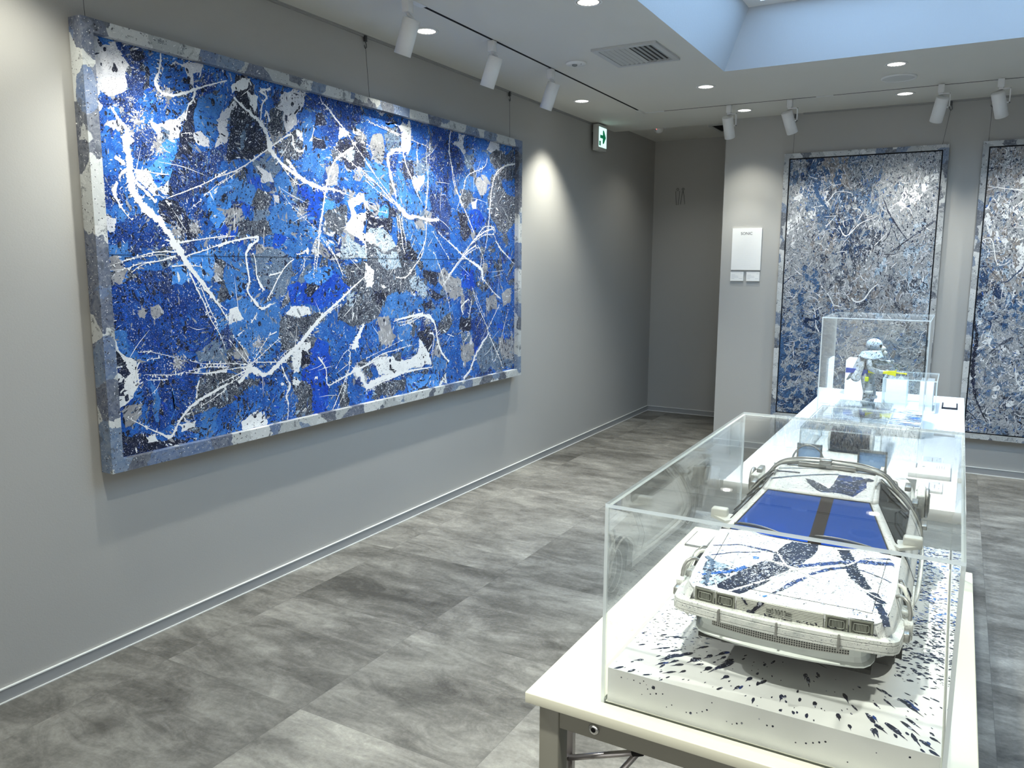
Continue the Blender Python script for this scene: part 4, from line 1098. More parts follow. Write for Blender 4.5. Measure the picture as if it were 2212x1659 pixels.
# ------------------------------------------------------------------ tall grey paintings on the back wall
FIELD1 = '''EDTSEEEE SBTTSEWE ESBKSWWE WWSKBEWE WWSDKWEE WETDKEEY EWEKKEYE EBEKTEKY EBTTKWTY SESSTEKE BSDSSESS BBSSESWT BDBSSTSE BSSDSEYE BBDSSSEE DDDDSSEE'''.split()
FIELD2 = '''ETTEESEE TTEESSEW EEWETEWW SWWEETEE TWWBESEK SWEEKSEE STWWSEET DTWWSKEE DYBEWSSE YBWDSEEK SEESDBES EWSDSSBE ESWSEKSE SESKDSEE KEKSEDSS SSEBSDSK'''.split()
def tall_painting(x0, x1, z0, z1, label, field, seed):
    root = thing('painting', label, 'painting', (x0, YB, z0), 0, 'tall abstract paintings on the back wall')
    W_, H_ = x1 - x0, z1 - z0; bw = .037; D = .045
    f = MB()
    for a, b, c, d in ((0, bw, 0, H_), (W_ - bw, W_, 0, H_), (bw, W_ - bw, 0, bw), (bw, W_ - bw, H_ - bw, H_)): f.box((a, -D, c), (b, -.006, d))
    f.build('frame', M_frame2, root)
    gp = .009; MB().box((bw, -.026, bw), (W_ - bw, -.006, H_ - bw)).build('shadow_gap', M_ink, root)
    c0 = bw + gp; yc = -.037
    R = Relief(lambda u, v, h: (u, yc - h, v), keys=KEYS); R.mb.box((c0, yc + .0002, c0), (W_ - c0, -.0262, H_ - c0), KEYS.index('E')); R.lim = (c0, W_ - c0, c0, H_ - c0)
    field = [r.replace('B', 'Q').replace('R', 'U').replace('D', 'U') for r in field]
    random.seed(seed); field = [''.join('E' if (ch == 'W' and (i + j) % 2) else ch for j, ch in enumerate(r)) for i, r in enumerate(field)]; nx, ny = len(field[0]), len(field)
    def col(u, v):
        i = min(nx - 1, max(0, int((u / W_) * nx + random.gauss(0, .45)))); j = min(ny - 1, max(0, int((1 - v / H_) * ny + random.gauss(0, .6)))); return field[j][i]
    def up(v): return v / H_
    for _ in range(1500):
        u, v = random.uniform(0, W_), random.uniform(0, H_); k = col(u, v); s = random.uniform(.5, 1.3)
        dab(R, u, v, (.05 if up(v) > .45 else .032) * s, .022 * s, (pi / 2 if up(v) > .4 else random.uniform(0, 3.1)) + random.gauss(0, .5), k)
    for _ in range(12000):
        u, v = random.uniform(0, W_), random.uniform(0, H_); k = random.choice(REL.get(col(u, v), 'E')); s = random.uniform(.35, 1.2)
        ang = (pi / 2 + random.gauss(0, .25)) if (up(v) > .5 and random.random() < .6) else noise.noise((u * 3, v * 3, seed)) * 6 + random.gauss(0, .5)
        dab(R, u, v, .0125 * s, .0034 * s, ang, random.choice((k, k, k, 'C' if k in 'EWTY' else 'K')))
    for _ in range(900):
        u, v = random.uniform(0, W_), random.uniform(0, H_)
        if noise.noise((u * 4, v * 4, seed + 3)) < 0: continue
        R.drop(u, v, random.uniform(.0015, .006), random.uniform(0, 3), random.uniform(1, 3), random.choice('NNNNUUK'))
    for _ in range(420):
        u, v = random.uniform(0, W_), random.uniform(0, H_); a = random.uniform(0, pi); L = random.uniform(.02, .12); b = random.gauss(0, .015)
        R.ribbon([(u, v, .001), (u + cos(a) * L / 2 + b, v + sin(a) * L / 2 + b, random.uniform(.002, .006)), (u + cos(a) * L, v + sin(a) * L, .001)], random.choice('PCCCWEN'), .6, .00006, .004)
    for _ in range(16):
        u, v = random.uniform(.1, W_ - .1), random.uniform(.1, H_ - .3); P = [(u, v, .003)]; a = random.uniform(0, 6.3)
        for k in range(random.randint(3, 6)): a += random.gauss(0, .7); u += cos(a) * .06; v += sin(a) * .06; P.append((u, v, random.uniform(.003, .011)))
        R.ribbon([(a_, b_, w_ * .75) for a_, b_, w_ in P], random.choice('PCCWNU'), .6, .0001, .004)
    if seed == 5:
        T = lambda *q: [((x - 95) / 815 * W_ + .02, H_ - (y - 135) / 1340 * H_ - .02, w) for x, y, w in q]
        R.ribbon(T((480, 830, .01), (500, 850, .012), (540, 840, .01), (575, 790, .008), (610, 760, .005)), 'P', .4, .0002); R.ribbon(T((600, 350, .004), (640, 430, .010), (690, 500, .008), (740, 560, .004)), 'N', .5, .0002)
        R.ribbon(T((300, 1000, .02), (240, 960, .03), (320, 935, .02)), 'U', .6, .0001); R.ribbon(T((390, 480, .005), (430, 530, .008), (500, 470, .005), (580, 440, .003)), 'P', .4, .0002)
        R.ribbon(T((870, 460, .003), (740, 550, .006), (660, 610, .005)), 'N', .5, .0002); R.ribbon(T((250, 260, .02), (270, 330, .03), (330, 400, .01)), 'Q', .5, .0001)
        R.poly(jag(T((60, 1000, 0), (130, 980, 0), (150, 1250, 0), (90, 1500, 0), (50, 1500, 0)) and [(a, b) for a, b, _ in T((60, 1000, 0), (120, 980, 0), (140, 1250, 0), (90, 1480, 0), (50, 1480, 0))], .2, 4), 'Q', .00005)
    else:
        T = lambda *q: [((x - 1145) / 815 * W_ + .02, H_ - (y - 80) / 1560 * H_ - .02, w) for x, y, w in q]
        R.ribbon(T((1150, 800, .008), (1165, 1000, .012), (1180, 1080, .02), (1175, 1250, .025), (1200, 1400, .012), (1260, 1530, .006)), 'N', .6, .0002)
        R.ribbon(T((1120, 600, .003), (1200, 560, .006), (1240, 690, .005), (1290, 680, .003)), 'P', .5, .0002); R.ribbon(T((1160, 290, .003), (1260, 310, .006), (1340, 320, .004)), 'P', .4, .0002)
        R.ribbon(T((1340, 1070, .02), (1290, 1110, .016), (1240, 1160, .01)), 'K', .5, .0001); R.ribbon(T((1100, 1580, .004), (1160, 1480, .006), (1230, 1540, .004)), 'N', .5, .0002)
    R.mb.build('canvas', MATS, root)
tall_painting(-1.265, -.143, .29, 2.358, 'tall grey and blue abstract painting left of the wall gap, behind clear cases', FIELD1, 5)
tall_painting(.062, 1.184, .268, 2.361, 'tall grey abstract painting at the right edge of the photo', FIELD2, 8)

# ------------------------------------------------------------------ clear cases
M_acr = clear('acrylic_sheet', (0.982, 0.992, 0.990), 1.05)
m_, nt_, out_ = newmat('acrylic_edge'); g_ = NT(nt_)
d_ = g_.n('BsdfTranslucent', i_Color=(.93, .98, .99, 1)); d2_ = g_.n('BsdfDiffuse', i_Color=(.90, .97, .98, 1)); t_ = g_.n('BsdfTransparent', i_Color=(.9, .97, .97, 1))
a_ = g_.n('MixShader', i_0=.55, i_1=d_.outputs[0], i_2=d2_.outputs[0]); b_ = g_.n('MixShader', i_0=.85, i_1=t_.outputs[0], i_2=a_.outputs[0])
gl_ = g_.n('BsdfGlossy', i_Roughness=.15); c_ = g_.n('MixShader', i_0=.12, i_1=b_.outputs[0], i_2=gl_.outputs[0]); nt_.links.new(c_.outputs[0], out_.inputs[0]); M_edge = m_

def clear_case(label, x0, x1, y0, y1, z0, z1, th=.0045, name='acrylic_case', cat='display case', group=None, top=True):
    t = thing(name, label, cat, ((x0 + x1) / 2, (y0 + y1) / 2, z0), 0, group)
    cx, cy = (x0 + x1) / 2, (y0 + y1) / 2
    def panel(nm, a, b, ax):
        a = (a[0] - cx, a[1] - cy, a[2] - z0); b = (b[0] - cx, b[1] - cy, b[2] - z0)
        m = MB().box(a, b, 1)
        # the two large faces get the clear sheet, the sawn rims the bright edge
        idx = {0: (3, 5), 1: (2, 4), 2: (0, 1)}[ax]
        for i in idx: m.m[i] = 0
        return m.build(nm, [M_acr, M_edge], t)
    zt = z1 - th if top else z1
    panel('front_panel', (x0 + th, y0, z0), (x1 - th, y0 + th, zt), 1); panel('back_panel', (x0 + th, y1 - th, z0), (x1 - th, y1, zt), 1)
    panel('left_panel', (x0, y0, z0), (x0 + th, y1, zt), 0); panel('right_panel', (x1 - th, y0, z0), (x1, y1, zt), 0)
    if top: panel('top_panel', (x0, y0, zt), (x1, y1, z1), 2)
    return t

# ------------------------------------------------------------------ front table
M_top = simple('tabletop_cream', (.70, .70, .585), .32, nscale=3, namp=.02)
M_leg = simple('table_leg_taupe', (.20, .198, .168), .42, nscale=5, namp=.05)
M_rod = simple('brushed_rod', (.40, .38, .38), .3, .8, nscale=60, namp=.1)
TX0, TX1, TY0, TY1, TZ = -.494, .065, .917, 1.747, .90
tcx, tcy = (TX0 + TX1) / 2, (TY0 + TY1) / 2
t = thing('table', 'cream topped table with taupe square legs holding the model car case', 'table', (tcx, tcy, 0))
L = lambda x, y, z: (x - tcx, y - tcy, z)
MB().box(L(TX0, TY0, .884), L(TX1, TY1, TZ), bev=.0015).build('tabletop', M_top, t)
lx0, lx1, ly0, ly1, lw = TX0 + .018, TX1 - .018, TY0 + .010, TY1 - .010, .031
for x in (lx0, lx1 - lw):
    for y in (ly0, ly1 - lw):
        lg = MB().box(L(x, y, .006), L(x + lw, y + lw, .884), bev=.002).build('leg', M_leg, t)
        MB().lathe([(.012, 0), (.014, .002), (.014, .006)], 16, 0, Matrix.Translation(L(x + lw / 2, y + lw / 2, 0))).build('foot', M_black, lg)
ra = MB()
ra.box(L(lx0 + lw, ly0 + .003, .853), L(lx1 - lw, ly0 + .026, .884)).box(L(lx0 + lw, ly1 - .026, .853), L(lx1 - lw, ly1 - .003, .884))
ra.box(L(lx0 + .003, ly0 + lw, .853), L(lx0 + .026, ly1 - lw, .884)).box(L(lx1 - .026, ly0 + lw, .853), L(lx1 - .003, ly1 - lw, .884)); ra.build('apron', M_leg, t)
for x in (-.392, -.04):
    b = MB().lathe([(.0075, 0), (.0078, .0018), (.0066, .0034), (.0036, .0036)], 20, 0, Matrix.Translation(L(x, ly0 + .003, .868)) @ Matrix.Rotation(pi / 2, 4, 'X'), cap=False).build('bolt', M_chrome, t)
    MB().lathe([(.0036, .0030), (.0001, .0030)], 6, 0, Matrix.Translation(L(x, ly0 + .003, .868)) @ Matrix.Rotation(pi / 2, 4, 'X'), cap=False).build('hex_socket', M_black, b)
MB().cyl(L(-.477, 1.0, .754), L(-.352, 1.0, .806), .0045).build('brace', M_rod, t)
MB().cyl(L(-.352, 1.0, .806), L(-.462, 1.0, .640), .0045).build('brace', M_rod, t)
MB().cyl(L(-.360, 1.0, .8025), L(-.346, 1.0, .8085), .0058).build('brace_cap', M_black, t)
MB().cyl(L(-.352, 1.0, .806), L(-.352, 1.0, .884), .0045).build('brace_hanger', M_rod, t)
MB().box(L(lx0 + .006, ly0 + lw, .742), L(lx0 + .014, 1.012, .764)).box(L(lx0 + .006, ly0 + lw, .630), L(lx0 + .014, 1.012, .650)).box(L(lx0 + .008, 1.004, .63), L(lx0 + .018, 1.014, .884)).build('brace_plate', M_rod, t)
MB().lathe([(.007, 0), (.007, .004), (.004, .007), (.0001, .008)], 14, 0, Matrix.Translation(L(lx0, ly0 + .017, .752)) @ Matrix.Rotation(-pi / 2, 4, 'Y'), cap=False).build('knob', M_chrome, t)

# car base board
BX0, BX1, BY0, BY1, BZ0, BZ1 = -.3835, .0225, .954, 1.713, .90, .95
m_, nt_, out_ = newmat('board_white'); g_ = NT(nt_); v_ = g_.pos()
c_ = g_.mix(g_.step(g_.noise(v_, 9, 4), .45, .7), (.80, .81, .80), (.70, .71, .70)); g_.bsdf(out_, i_Base_Color=c_, i_Roughness=.5); M_board = m_
bx, by = (BX0 + BX1) / 2, (BY0 + BY1) / 2
t = thing('base_board', 'thick white board spattered with dark blue drops under the model car', 'base board', (bx, by, BZ0))
R2 = Relief(lambda u, v, h: (u - bx, v - by, BZ1 - BZ0 + h), 4e-6, .02, KEYS); R2.lim = (BX0 + .001, BX1 - .001, BY0 + .001, BY1 - .001)
random.seed(21); CX, CY = -.175, 1.22
def splat(u, v, r, ang, key):
    el = random.uniform(1.6, 3.6) if r > .001 else random.uniform(1, 3)
    R2.drop(u, v, r, ang, el, key, .00015)
    if r > .0022: R2.ribbon([(u, v, r * 1.1), (u + cos(ang) * r * el * 1.3, v + sin(ang) * r * el * 1.3, r * .5), (u + cos(ang) * r * el * 2, v + sin(ang) * r * el * 2, .0004)], key, .3, .00015, .003)
for k in range(150):
    u, v = random.uniform(BX0, BX1), random.uniform(BY0, 1.09); ang = atan2(v - CY, u - CX); splat(u, v, random.choice((.0006, .0008, .001, .0014, .002, .0028)), ang + random.gauss(0, .18), 'N')
for u, v, r in ((-.30, 1.045, .0045), (-.315, 1.03, .004), (-.285, 1.035, .005), (-.27, 1.055, .0045), (-.262, 1.02, .0042), (-.245, 1.04, .005), (-.335, 1.045, .003), (-.30, 1.01, .0032), (-.322, 1.002, .003), (-.29, .995, .003), (-.235, 1.01, .0035), (-.255, 1.075, .004),
                (-.215, .99, .003), (-.16, .995, .003), (-.12, 1.0, .0032), (-.09, .985, .003), (-.055, 1.0, .004), (-.045, .985, .0045), (-.03, .99, .0042), (-.015, 1.005, .003), (-.05, .972, .003), (-.075, .968, .0026), (-.20, 1.04, .002), (-.02, 1.06, .004), (-.012, 1.05, .0035), (-.045, 1.075, .0035), (-.04, 1.05, .003), (.005, .975, .003), (-.19, .97, .0026), (-.14, .965, .0022), (-.235, .975, .002), (-.36, .985, .002), (-.345, 1.07, .0018), (-.33, 1.085, .0016), (.012, 1.0, .0022)):
    ang = atan2(v - CY, u - CX); splat(u, v, r * random.uniform(.8, 1.1), ang + random.gauss(0, .1), 'N')
    if random.random() < .3: splat(u + .004, v + .003, r * .6, ang, 'D')
for k in range(2600):
    u, v = random.uniform(-.045, BX1), random.uniform(1.05, BY1); d = noise.noise((u * 22, v * 22, 1))
    if d < random.uniform(-.7, .3) or v < 1.1 + random.random() * .12: continue
    R2.drop(u, v, random.choice((.0005, .0006, .0008, .001, .0013, .0018)), random.gauss(-.15, .5), random.uniform(1.2, 3.4), 'N' if v < 1.32 or random.random() < .35 else random.choice('DBRM'), .00015)
for k in range(70):
    u, v = random.gauss(0, .012) - .015, random.gauss(1.21, .05); R2.drop(u, v, random.uniform(.0015, .0032), random.gauss(-.2, .5), 1.5, 'N', .00015)
for k in range(1100):
    u, v = random.uniform(BX0, -.28), random.uniform(1.05, BY1); R2.drop(u, v, random.choice((.0004, .0005, .0008, .0011)), random.gauss(.3, .5), random.uniform(1, 4), random.choice('NNKSD'), .00015)
for k in range(260):
    u, v = random.uniform(-.3, -.02), random.uniform(1.55, BY1); R2.drop(u, v, random.uniform(.0006, .0018), random.gauss(0, .5), random.uniform(1, 3), random.choice('NDBM'), .00015)
for k in range(26):
    u, v = random.uniform(BX0, BX1), random.uniform(1.1, BY1); a = random.uniform(0, 3); R2.ribbon([(u, v, .0006), (u + cos(a) * .01, v + sin(a) * .01, .0012), (u + cos(a) * .02, v + sin(a) * .02, .0004)], random.choice('NDB'), .5, .0002, .003)
sp = R2.mb
bd = MB().box((BX0 - bx, BY0 - by, 0), (BX1 - bx, BY1 - by, BZ1 - BZ0 - .0000), 0)
bd.build('board', M_board, t)
for (u, z, r) in [(.02 + i * .009, .0405 - i * .0004 + (i % 3) * .0008, (.0011, .0006, .0009)[i % 3]) for i in range(6)] + [(.066, .0385, .0028), (.058, .034, .001), (.070, .031, .0013), (.079, .033, .001), (.062, .028, .001), (.050, .024, .0007), (.092, .021, .0009), (.085, .016, .0008), (.112, .0165, .0009), (.118, .0172, .0018), (.126, .020, .0008), (.133, .024, .0010), (.139, .028, .0014), (.165, .020, .001), (.172, .0185, .0008), (.178, .021, .0012), (.184, .0235, .0014), (.205, .036, .001), (.215, .030, .0012), (.222, .031, .0014), (.25, .018, .001), (.262, .021, .0013), (.27, .024, .0012), (.277, .027, .0014), (.284, .030, .0013), (.31, .012, .0009), (.34, .034, .0008), (.375, .040, .0014), (.39, .026, .0012), (.052, .044, .001), (.145, .040, .0009)]:
    pl = [(u + BX0 - bx + r * cos(a * pi / 4) * random.uniform(.8, 1.2), z + r * sin(a * pi / 4) * random.uniform(.8, 1.2)) for a in range(8)]
    sp.add([(a, BY0 - by - .00015, b) for a, b in pl], [tuple(range(8))], KEYS.index('N'))
sp.build('paint_spatter', MATS, t)
clear_case('clear acrylic case over the splattered model car on the front table', -.3905, .0290, .9475, 1.7205, .90, 1.185, .0048)
# small clear caption plate beside the car
# (the small card beside the case is built with the other cards)

# ------------------------------------------------------------------ rear table and what stands on it
M_top2 = simple('tabletop_white', (.84, .86, .87), .28, nscale=3, namp=.015)
t = thing('table', 'long white table reaching back towards the tall paintings', 'table', (-.243, 3.172, 0))
MB().box((-.299, -.992, .868), (.299, .992, .90), bev=.0015).build('tabletop', M_top2, t)
for y in (-.35, .62):
    lg = MB().box((-.10, y - .03, .02), (-.04, y + .03, .868), bev=.003).box((.04, y - .03, .02), (.10, y + .03, .868), bev=.003).build('leg', M_white, t)
    MB().box((-.2, y - .04, 0), (.2, y + .04, .02), bev=.004).build('foot', M_white, lg)

t = thing('base_board', 'low board streaked blue and black under the soldier figurine', 'base board', (-.2545, 3.262, .90))
RB = Relief(lambda u, v, h: (u, v, .04 + h), 4e-6, .02, KEYS); RB.lim = (-.168, .168, -.178, .178); random.seed(31)
for k in range(520):
    u, v = random.uniform(-.17, .17), random.uniform(-.18, .18); RB.ribbon([(u, v, .001), (u + random.uniform(.008, .03), v + random.gauss(0, .003), random.uniform(.002, .006)), (u + random.uniform(.03, .06), v + random.gauss(0, .004), .001)], random.choice('NNBMYWKSLD'), .6, 0, .005)
for k in range(90):
    u, v = random.uniform(.09, .17), random.uniform(-.17, .10); RB.ribbon([(u, v, .001), (u + .02, v + random.gauss(0, .004), .007), (u + .045, v, .002)], random.choice('NNWB'), .7, .0001, .004)
RB.mb.box((-.169, -.180, 0), (.169, .180, .0399), KEYS.index('W')); RB.mb.build('board', [PM[k] for k in KEYS], t)
clear_case('tall clear case enclosing the soldier figurine on rear table', -.431, -.078, 3.070, 3.456, .90, 1.317, .004)
clear_case('low clear box in front of the figurine inside the tall case', -.375, -.185, 3.095, 3.285, .9405, .985, .003, 'acrylic_box', 'display box')
R3 = MB(); random.seed(8)
t = thing('painted_lump', 'low mottled brown grey painted lump inside the low clear box', 'sculpture', (-.27, 3.19, .941))
M_lump = paint('lump_paint', (.10, .09, .085), (.26, .24, .22), NV, (.55, .56, .58), .2, .16, 160, 180, 60)
def lump(u, v):
    r = 1 + .25 * noise.noise((cos(v) * 2, sin(v) * 2, u * 3)); return (.055 * sin(u) * cos(v) * r, .028 * sin(u) * sin(v) * r, max(0, .024 * cos(u) * r))
R3.grid(lump, [pi / 2 * i / 10 + .001 for i in range(11)], [2 * pi * j / 32 for j in range(33)]); R3.build('body', M_lump, t)

# clear case with the dark drum, behind the car
clear_case('clear case holding the dark marbled drum behind the model car', -.395, -.165, 2.50, 2.95, .90, 1.012, .004)
t = thing('marbled_drum', 'dark brown marbled drum with pale end rims lying on rear table', 'drum', (-.272, 2.74, .9405))
M_drum = paint('drum_paint', (.016, .012, .012), (.05, .04, .038), None, (.16, .15, .15), .2, .16, 120, 140, 45)
Mx = Matrix.Rotation(pi / 2, 4, 'Y')
MB().lathe([(.036, -.060), (.0395, -.056), (.040, 0), (.0395, .056), (.036, .060)], 48, 0, Mx).build('body', M_drum, t)
for s in (-1, 1): MB().lathe([(.0385, s * .0605), (.0402, s * .0585), (.0395, s * .0665), (.030, s * .068), (.0001, s * .068)], 48, 0, Mx, cap=False).build('end_rim', M_whitep, t)
mk = MB()
pk = simple('pink_mark', (.55, .16, .22), .5, nscale=40)
for s in (-1, 1):
    for k in range(2): mk.tube([(s * .048 - .009, .0405 * cos(1.7 + pi / 2 + k * .10) , .0405 * sin(1.0 - k * .12)), (s * .048 + .009, .0405 * cos(1.7 + pi / 2 + k * .10), .0405 * sin(1.0 - k * .12))], .0010, 5)
for xx in (-.010, .0, .004): mk.tube([(xx, .0405 * cos(2.25), .0405 * sin(.9)), (xx, .0405 * cos(2.35), .0405 * sin(.83))], .0010, 5)
mk.build('pink_marks', pk, t)

# plinth, rear clear box and blocks
M_plinth = simple('plinth_white', (.84, .87, .89), .5, nscale=4, namp=.02)
o = MB().box((-.442, 3.99, .90), (-.335, 4.13, 1.064), bev=.001).build('plinth', M_plinth); tag(o, 'tall white rectangular plinth at the back left of rear table', 'plinth')
clear_case('clear box over two white blocks at back right of rear table', -.255, -.050, 3.64, 3.93, .90, 1.035, .004)
for x0, x1, lb in ((-.245, -.165, 'white block inside rear clear box, left one'), (-.115, -.064, 'narrower white block inside rear clear box, right one')):
    o = MB().box((x0, 3.70, .90), (x1, 3.86, 1.020), bev=.001).build('block', M_plinth); tag(o, lb, 'block', 'white blocks inside the rear clear box')

def card(x0, x1, y0, y1, h, label, cat='card', border=None, inset=None, prints=(), group=None, name='caption_card', z=.90, lift=0, ink=None):
    t = thing(name, label, cat, ((x0 + x1) / 2, (y0 + y1) / 2, z), 0, group); w, d = (x1 - x0) / 2, (y1 - y0) / 2
    MB().box((-w, -d, 0), (w, d, h), bev=.0006).build('plate', border or M_card, t)
    if inset: MB().box((-w + inset[0], -d + inset[0], h), (w - inset[0], d - inset[0], h + .0006)).build('sheet', inset[1], t)
    if prints:
        m = MB()
        for a, b, c, e in prints: m.box((-w + a * 2 * w, -d + b * 2 * d, h + .0006), (-w + c * 2 * w, -d + e * 2 * d, h + .0010))
        m.build('print', ink or M_soft, t)
    return t
M_soft = simple('print_grey', (.20, .20, .22), .7, nscale=30, namp=.1)
M_pale2 = simple('card_lavender', (.62, .68, .80), .5, nscale=9, namp=.03)
card(-.030, .030, 3.79, 3.925, .008, 'white card in a thick black rim, back right of rear table', border=M_ink, inset=(.006, M_card), prints=((.3, .45, .36, .6), (.6, .45, .66, .6)))
card(-.078, .020, 4.03, 4.11, .002, 'thin white strip with a faint row of print, far corner of rear table', prints=[(.06 + k * .055, .4, .085 + k * .055, .4 + (.18 if k % 3 else .5)) for k in range(13)], ink=M_grey)
card(-.042, .024, 3.165, 3.275, .005, 'grey card with dark back edge, right of the tall case', border=simple('card_grey', (.38, .38, .39), .5, nscale=6), inset=(.009, M_grey))
card(-.477, -.431, 1.610, 1.705, .004, 'small white card with a thin dark rim on front table, left of the case', border=M_ink, inset=(.0025, M_card))
GC = 'white caption cards on near end of rear table'
card(-.064, -.004, 2.68, 2.77, .006, 'small lavender faced card, farther of the two beside the wide white one', inset=(.005, M_pale2), prints=((.3, .25, .32, .4), (.48, .2, .52, .75), (.7, .3, .72, .6), (.82, .7, .86, .85)), group=GC)
card(-.090, .017, 2.49, 2.66, .013, 'wide white card block between the two lavender cards', border=M_card, prints=((.15, .42, .18, .75), (.30, .55, .38, .58), (.66, .50, .67, .72), (.72, .50, .73, .72), (.78, .50, .79, .72), (.84, .50, .85, .72)), group=GC)
card(-.062, .000, 2.335, 2.445, .007, 'small lavender faced card nearest the end of rear table', inset=(.005, M_pale2), prints=((.28, .2, .31, .35), (.46, .15, .50, .75), (.68, .25, .71, .6), (.84, .72, .88, .85), (.84, .2, .87, .3)), group=GC)

# ------------------------------------------------------------------ the model car
CAR = thing('model_car', 'large white model sports car spattered with black and blue paint', 'model car', (-.17327, 1.0, .9506), radians(.65))
def body_paint(name, base, alt, amt=.5):
    m, nt, out = newmat(name); g = NT(nt); v = g.pos()
    n1 = g.noise(v, 26, 6, .7, .5)
    c = g.mix(g.step(n1, .42, .66), base, alt)
    sp_ = g.n('Mapping', i_Vector=v, i_Rotation=(0, 0, .5), i_Scale=(1, 2.4, 2)).outputs[0]
    wv = g.n('VectorMath', operation='ADD', i_0=sp_, i_1=g.n('VectorMath', operation='SCALE', i_0=g.n('TexNoise', i_Vector=sp_, i_Scale=150.0, i_Detail=2.0).outputs['Color'], i_Scale=.010).outputs[0]).outputs[0]
    gate = g.math('GREATER_THAN', g.noise(v, 34, 3), .50)
    f1 = g.math('MULTIPLY', g.math('LESS_THAN', g.voro(wv, 190), .20), gate)
    f2 = g.math('LESS_THAN', g.voro(g.n('Mapping', i_Vector=wv, i_Location=(3, 4, 5)).outputs[0], 330), .17)
    c = g.mix(g.math('MULTIPLY', g.math('MAXIMUM', f1, f2), amt), c, (.03, .035, .10))
    g.bsdf(out, i_Base_Color=c, i_Roughness=.45, i_Normal=g.bump(n1, .0012, .5), **{'i_Specular_IOR_Level': .25}); return m
M_body = body_paint('car_white', (.82, .83, .82), (.68, .71, .72), .9)
M_weather = body_paint('car_weathered', (.74, .75, .72), (.50, .53, .52), .8)
M_mir = simple('mirror_white', (.70, .71, .66), .4, nscale=40, namp=.12)
M_rub = simple('tyre_rubber', (.018, .019, .017), .7, nscale=30, namp=.2)
M_metal = simple('weathered_metal', (.36, .36, .345), .34, .65, nscale=90, namp=.45)
M_dark = simple('car_dark', (.02, .021, .02), .6, nscale=30, **{'i_Specular_IOR_Level': .2})
M_hl = simple('headlamp_glass', (.09, .095, .08), .12, .2, nscale=60, namp=.15)
M_hlf = simple('headlamp_bezel', (.22, .23, .19), .4, nscale=30, namp=.1)
M_int = simple('interior_grey', (.14, .15, .18), .6, nscale=20)
M_red = simple('seat_red', (.45, .05, .06), .6, nscale=20)
m_, nt_, out_ = newmat('blue_windscreen'); g_ = NT(nt_); ge_ = g_.n('NewGeometry')
dt_ = g_.n('VectorMath', operation='DOT_PRODUCT', i_0=ge_.outputs['Normal'], i_1=ge_.outputs['Incoming']).outputs['Value']
f_ = g_.math('ADD', .02, g_.math('MULTIPLY', g_.math('POWER', g_.math('SUBTRACT', 1.0, g_.math('ABSOLUTE', dt_)), 5.0), .95))
tr_ = g_.n('BsdfTransparent', i_Color=(.10, .22, .75, 1)); df_ = g_.n('BsdfDiffuse', i_Color=(.030, .17, .86, 1)); tl_ = g_.n('BsdfTranslucent', i_Color=(.03, .12, .7, 1))
a_ = g_.n('MixShader', i_0=.3, i_1=df_.outputs[0], i_2=tl_.outputs[0]); b_ = g_.n('MixShader', i_0=.58, i_1=tr_.outputs[0], i_2=a_.outputs[0])
gl_ = g_.n('BsdfGlossy', i_Roughness=.02); x_ = g_.n('MixShader', i_0=f_, i_1=b_.outputs[0], i_2=gl_.outputs[0]); nt_.links.new(x_.outputs[0], out_.inputs[0]); M_wsg = m_
M_sideg = clear('side_window_glass', (.10, .105, .10), 1.0, .25, (.03, .032, .03))

def lerp_tab(tab, y):
    if y <= tab[0][0]: return tab[0][1]
    for (a, va), (b, vb) in zip(tab, tab[1:]):
        if y <= b:
            t = (y - a) / (b - a); t = t * t * (3 - 2 * t) if False else t
            return va + (vb - va) * t
    return tab[-1][1]
SH_L = [(.02, .112), (.03, .121), (.05, .1275), (.12, .1315), (.23, .1315), (.36, .131), (.50, .132), (.60, .130), (.68, .124), (.705, .116)]
SH_Z = [(.02, .108), (.03, .111), (.05, .114), (.12, .1195), (.23, .1285), (.36, .131), (.50, .1335), (.60, .135), (.705, .136)]
CR_L = [(.02, .118), (.03, .130), (.05, .138), (.12, .146), (.23, .150), (.50, .153), (.62, .151), (.69, .142), (.705, .132)]
SI_L = [(.02, .112), (.05, .132), (.12, .138), (.5, .144), (.65, .142), (.705, .128)]
CZ = .086
def side_l(y, z):
    s, c, q, sz = lerp_tab(SH_L, y), lerp_tab(CR_L, y), lerp_tab(SI_L, y), lerp_tab(SH_Z, y)
    if z >= CZ: t = (z - CZ) / (sz - CZ); return c + (s - c) * t ** 1.25
    t = (CZ - z) / (CZ - .034); return c + (q - c) * t ** 1.3
def yfront(l): l = abs(l); return .018 + .6 * l * l + (max(0, l - .112) / .016) ** 2 * .018
def hood_z(l, y):
    zc = .1135 + (y - .022) * .092; s = lerp_tab(SH_L, y); k = min(1, abs(l) / s); ridge = .0016 * math.exp(-((abs(l) - .088) / .012) ** 2)
    edge = lerp_tab(SH_Z, y); return zc + (edge - zc) * k ** 4 + ridge * min(1, (y - .03) / .05 if y > .03 else 0)
WH = ((.163, .052, .057), (.567, .056, .061))   # axle y, wheel radius, arch radius
body = MB()
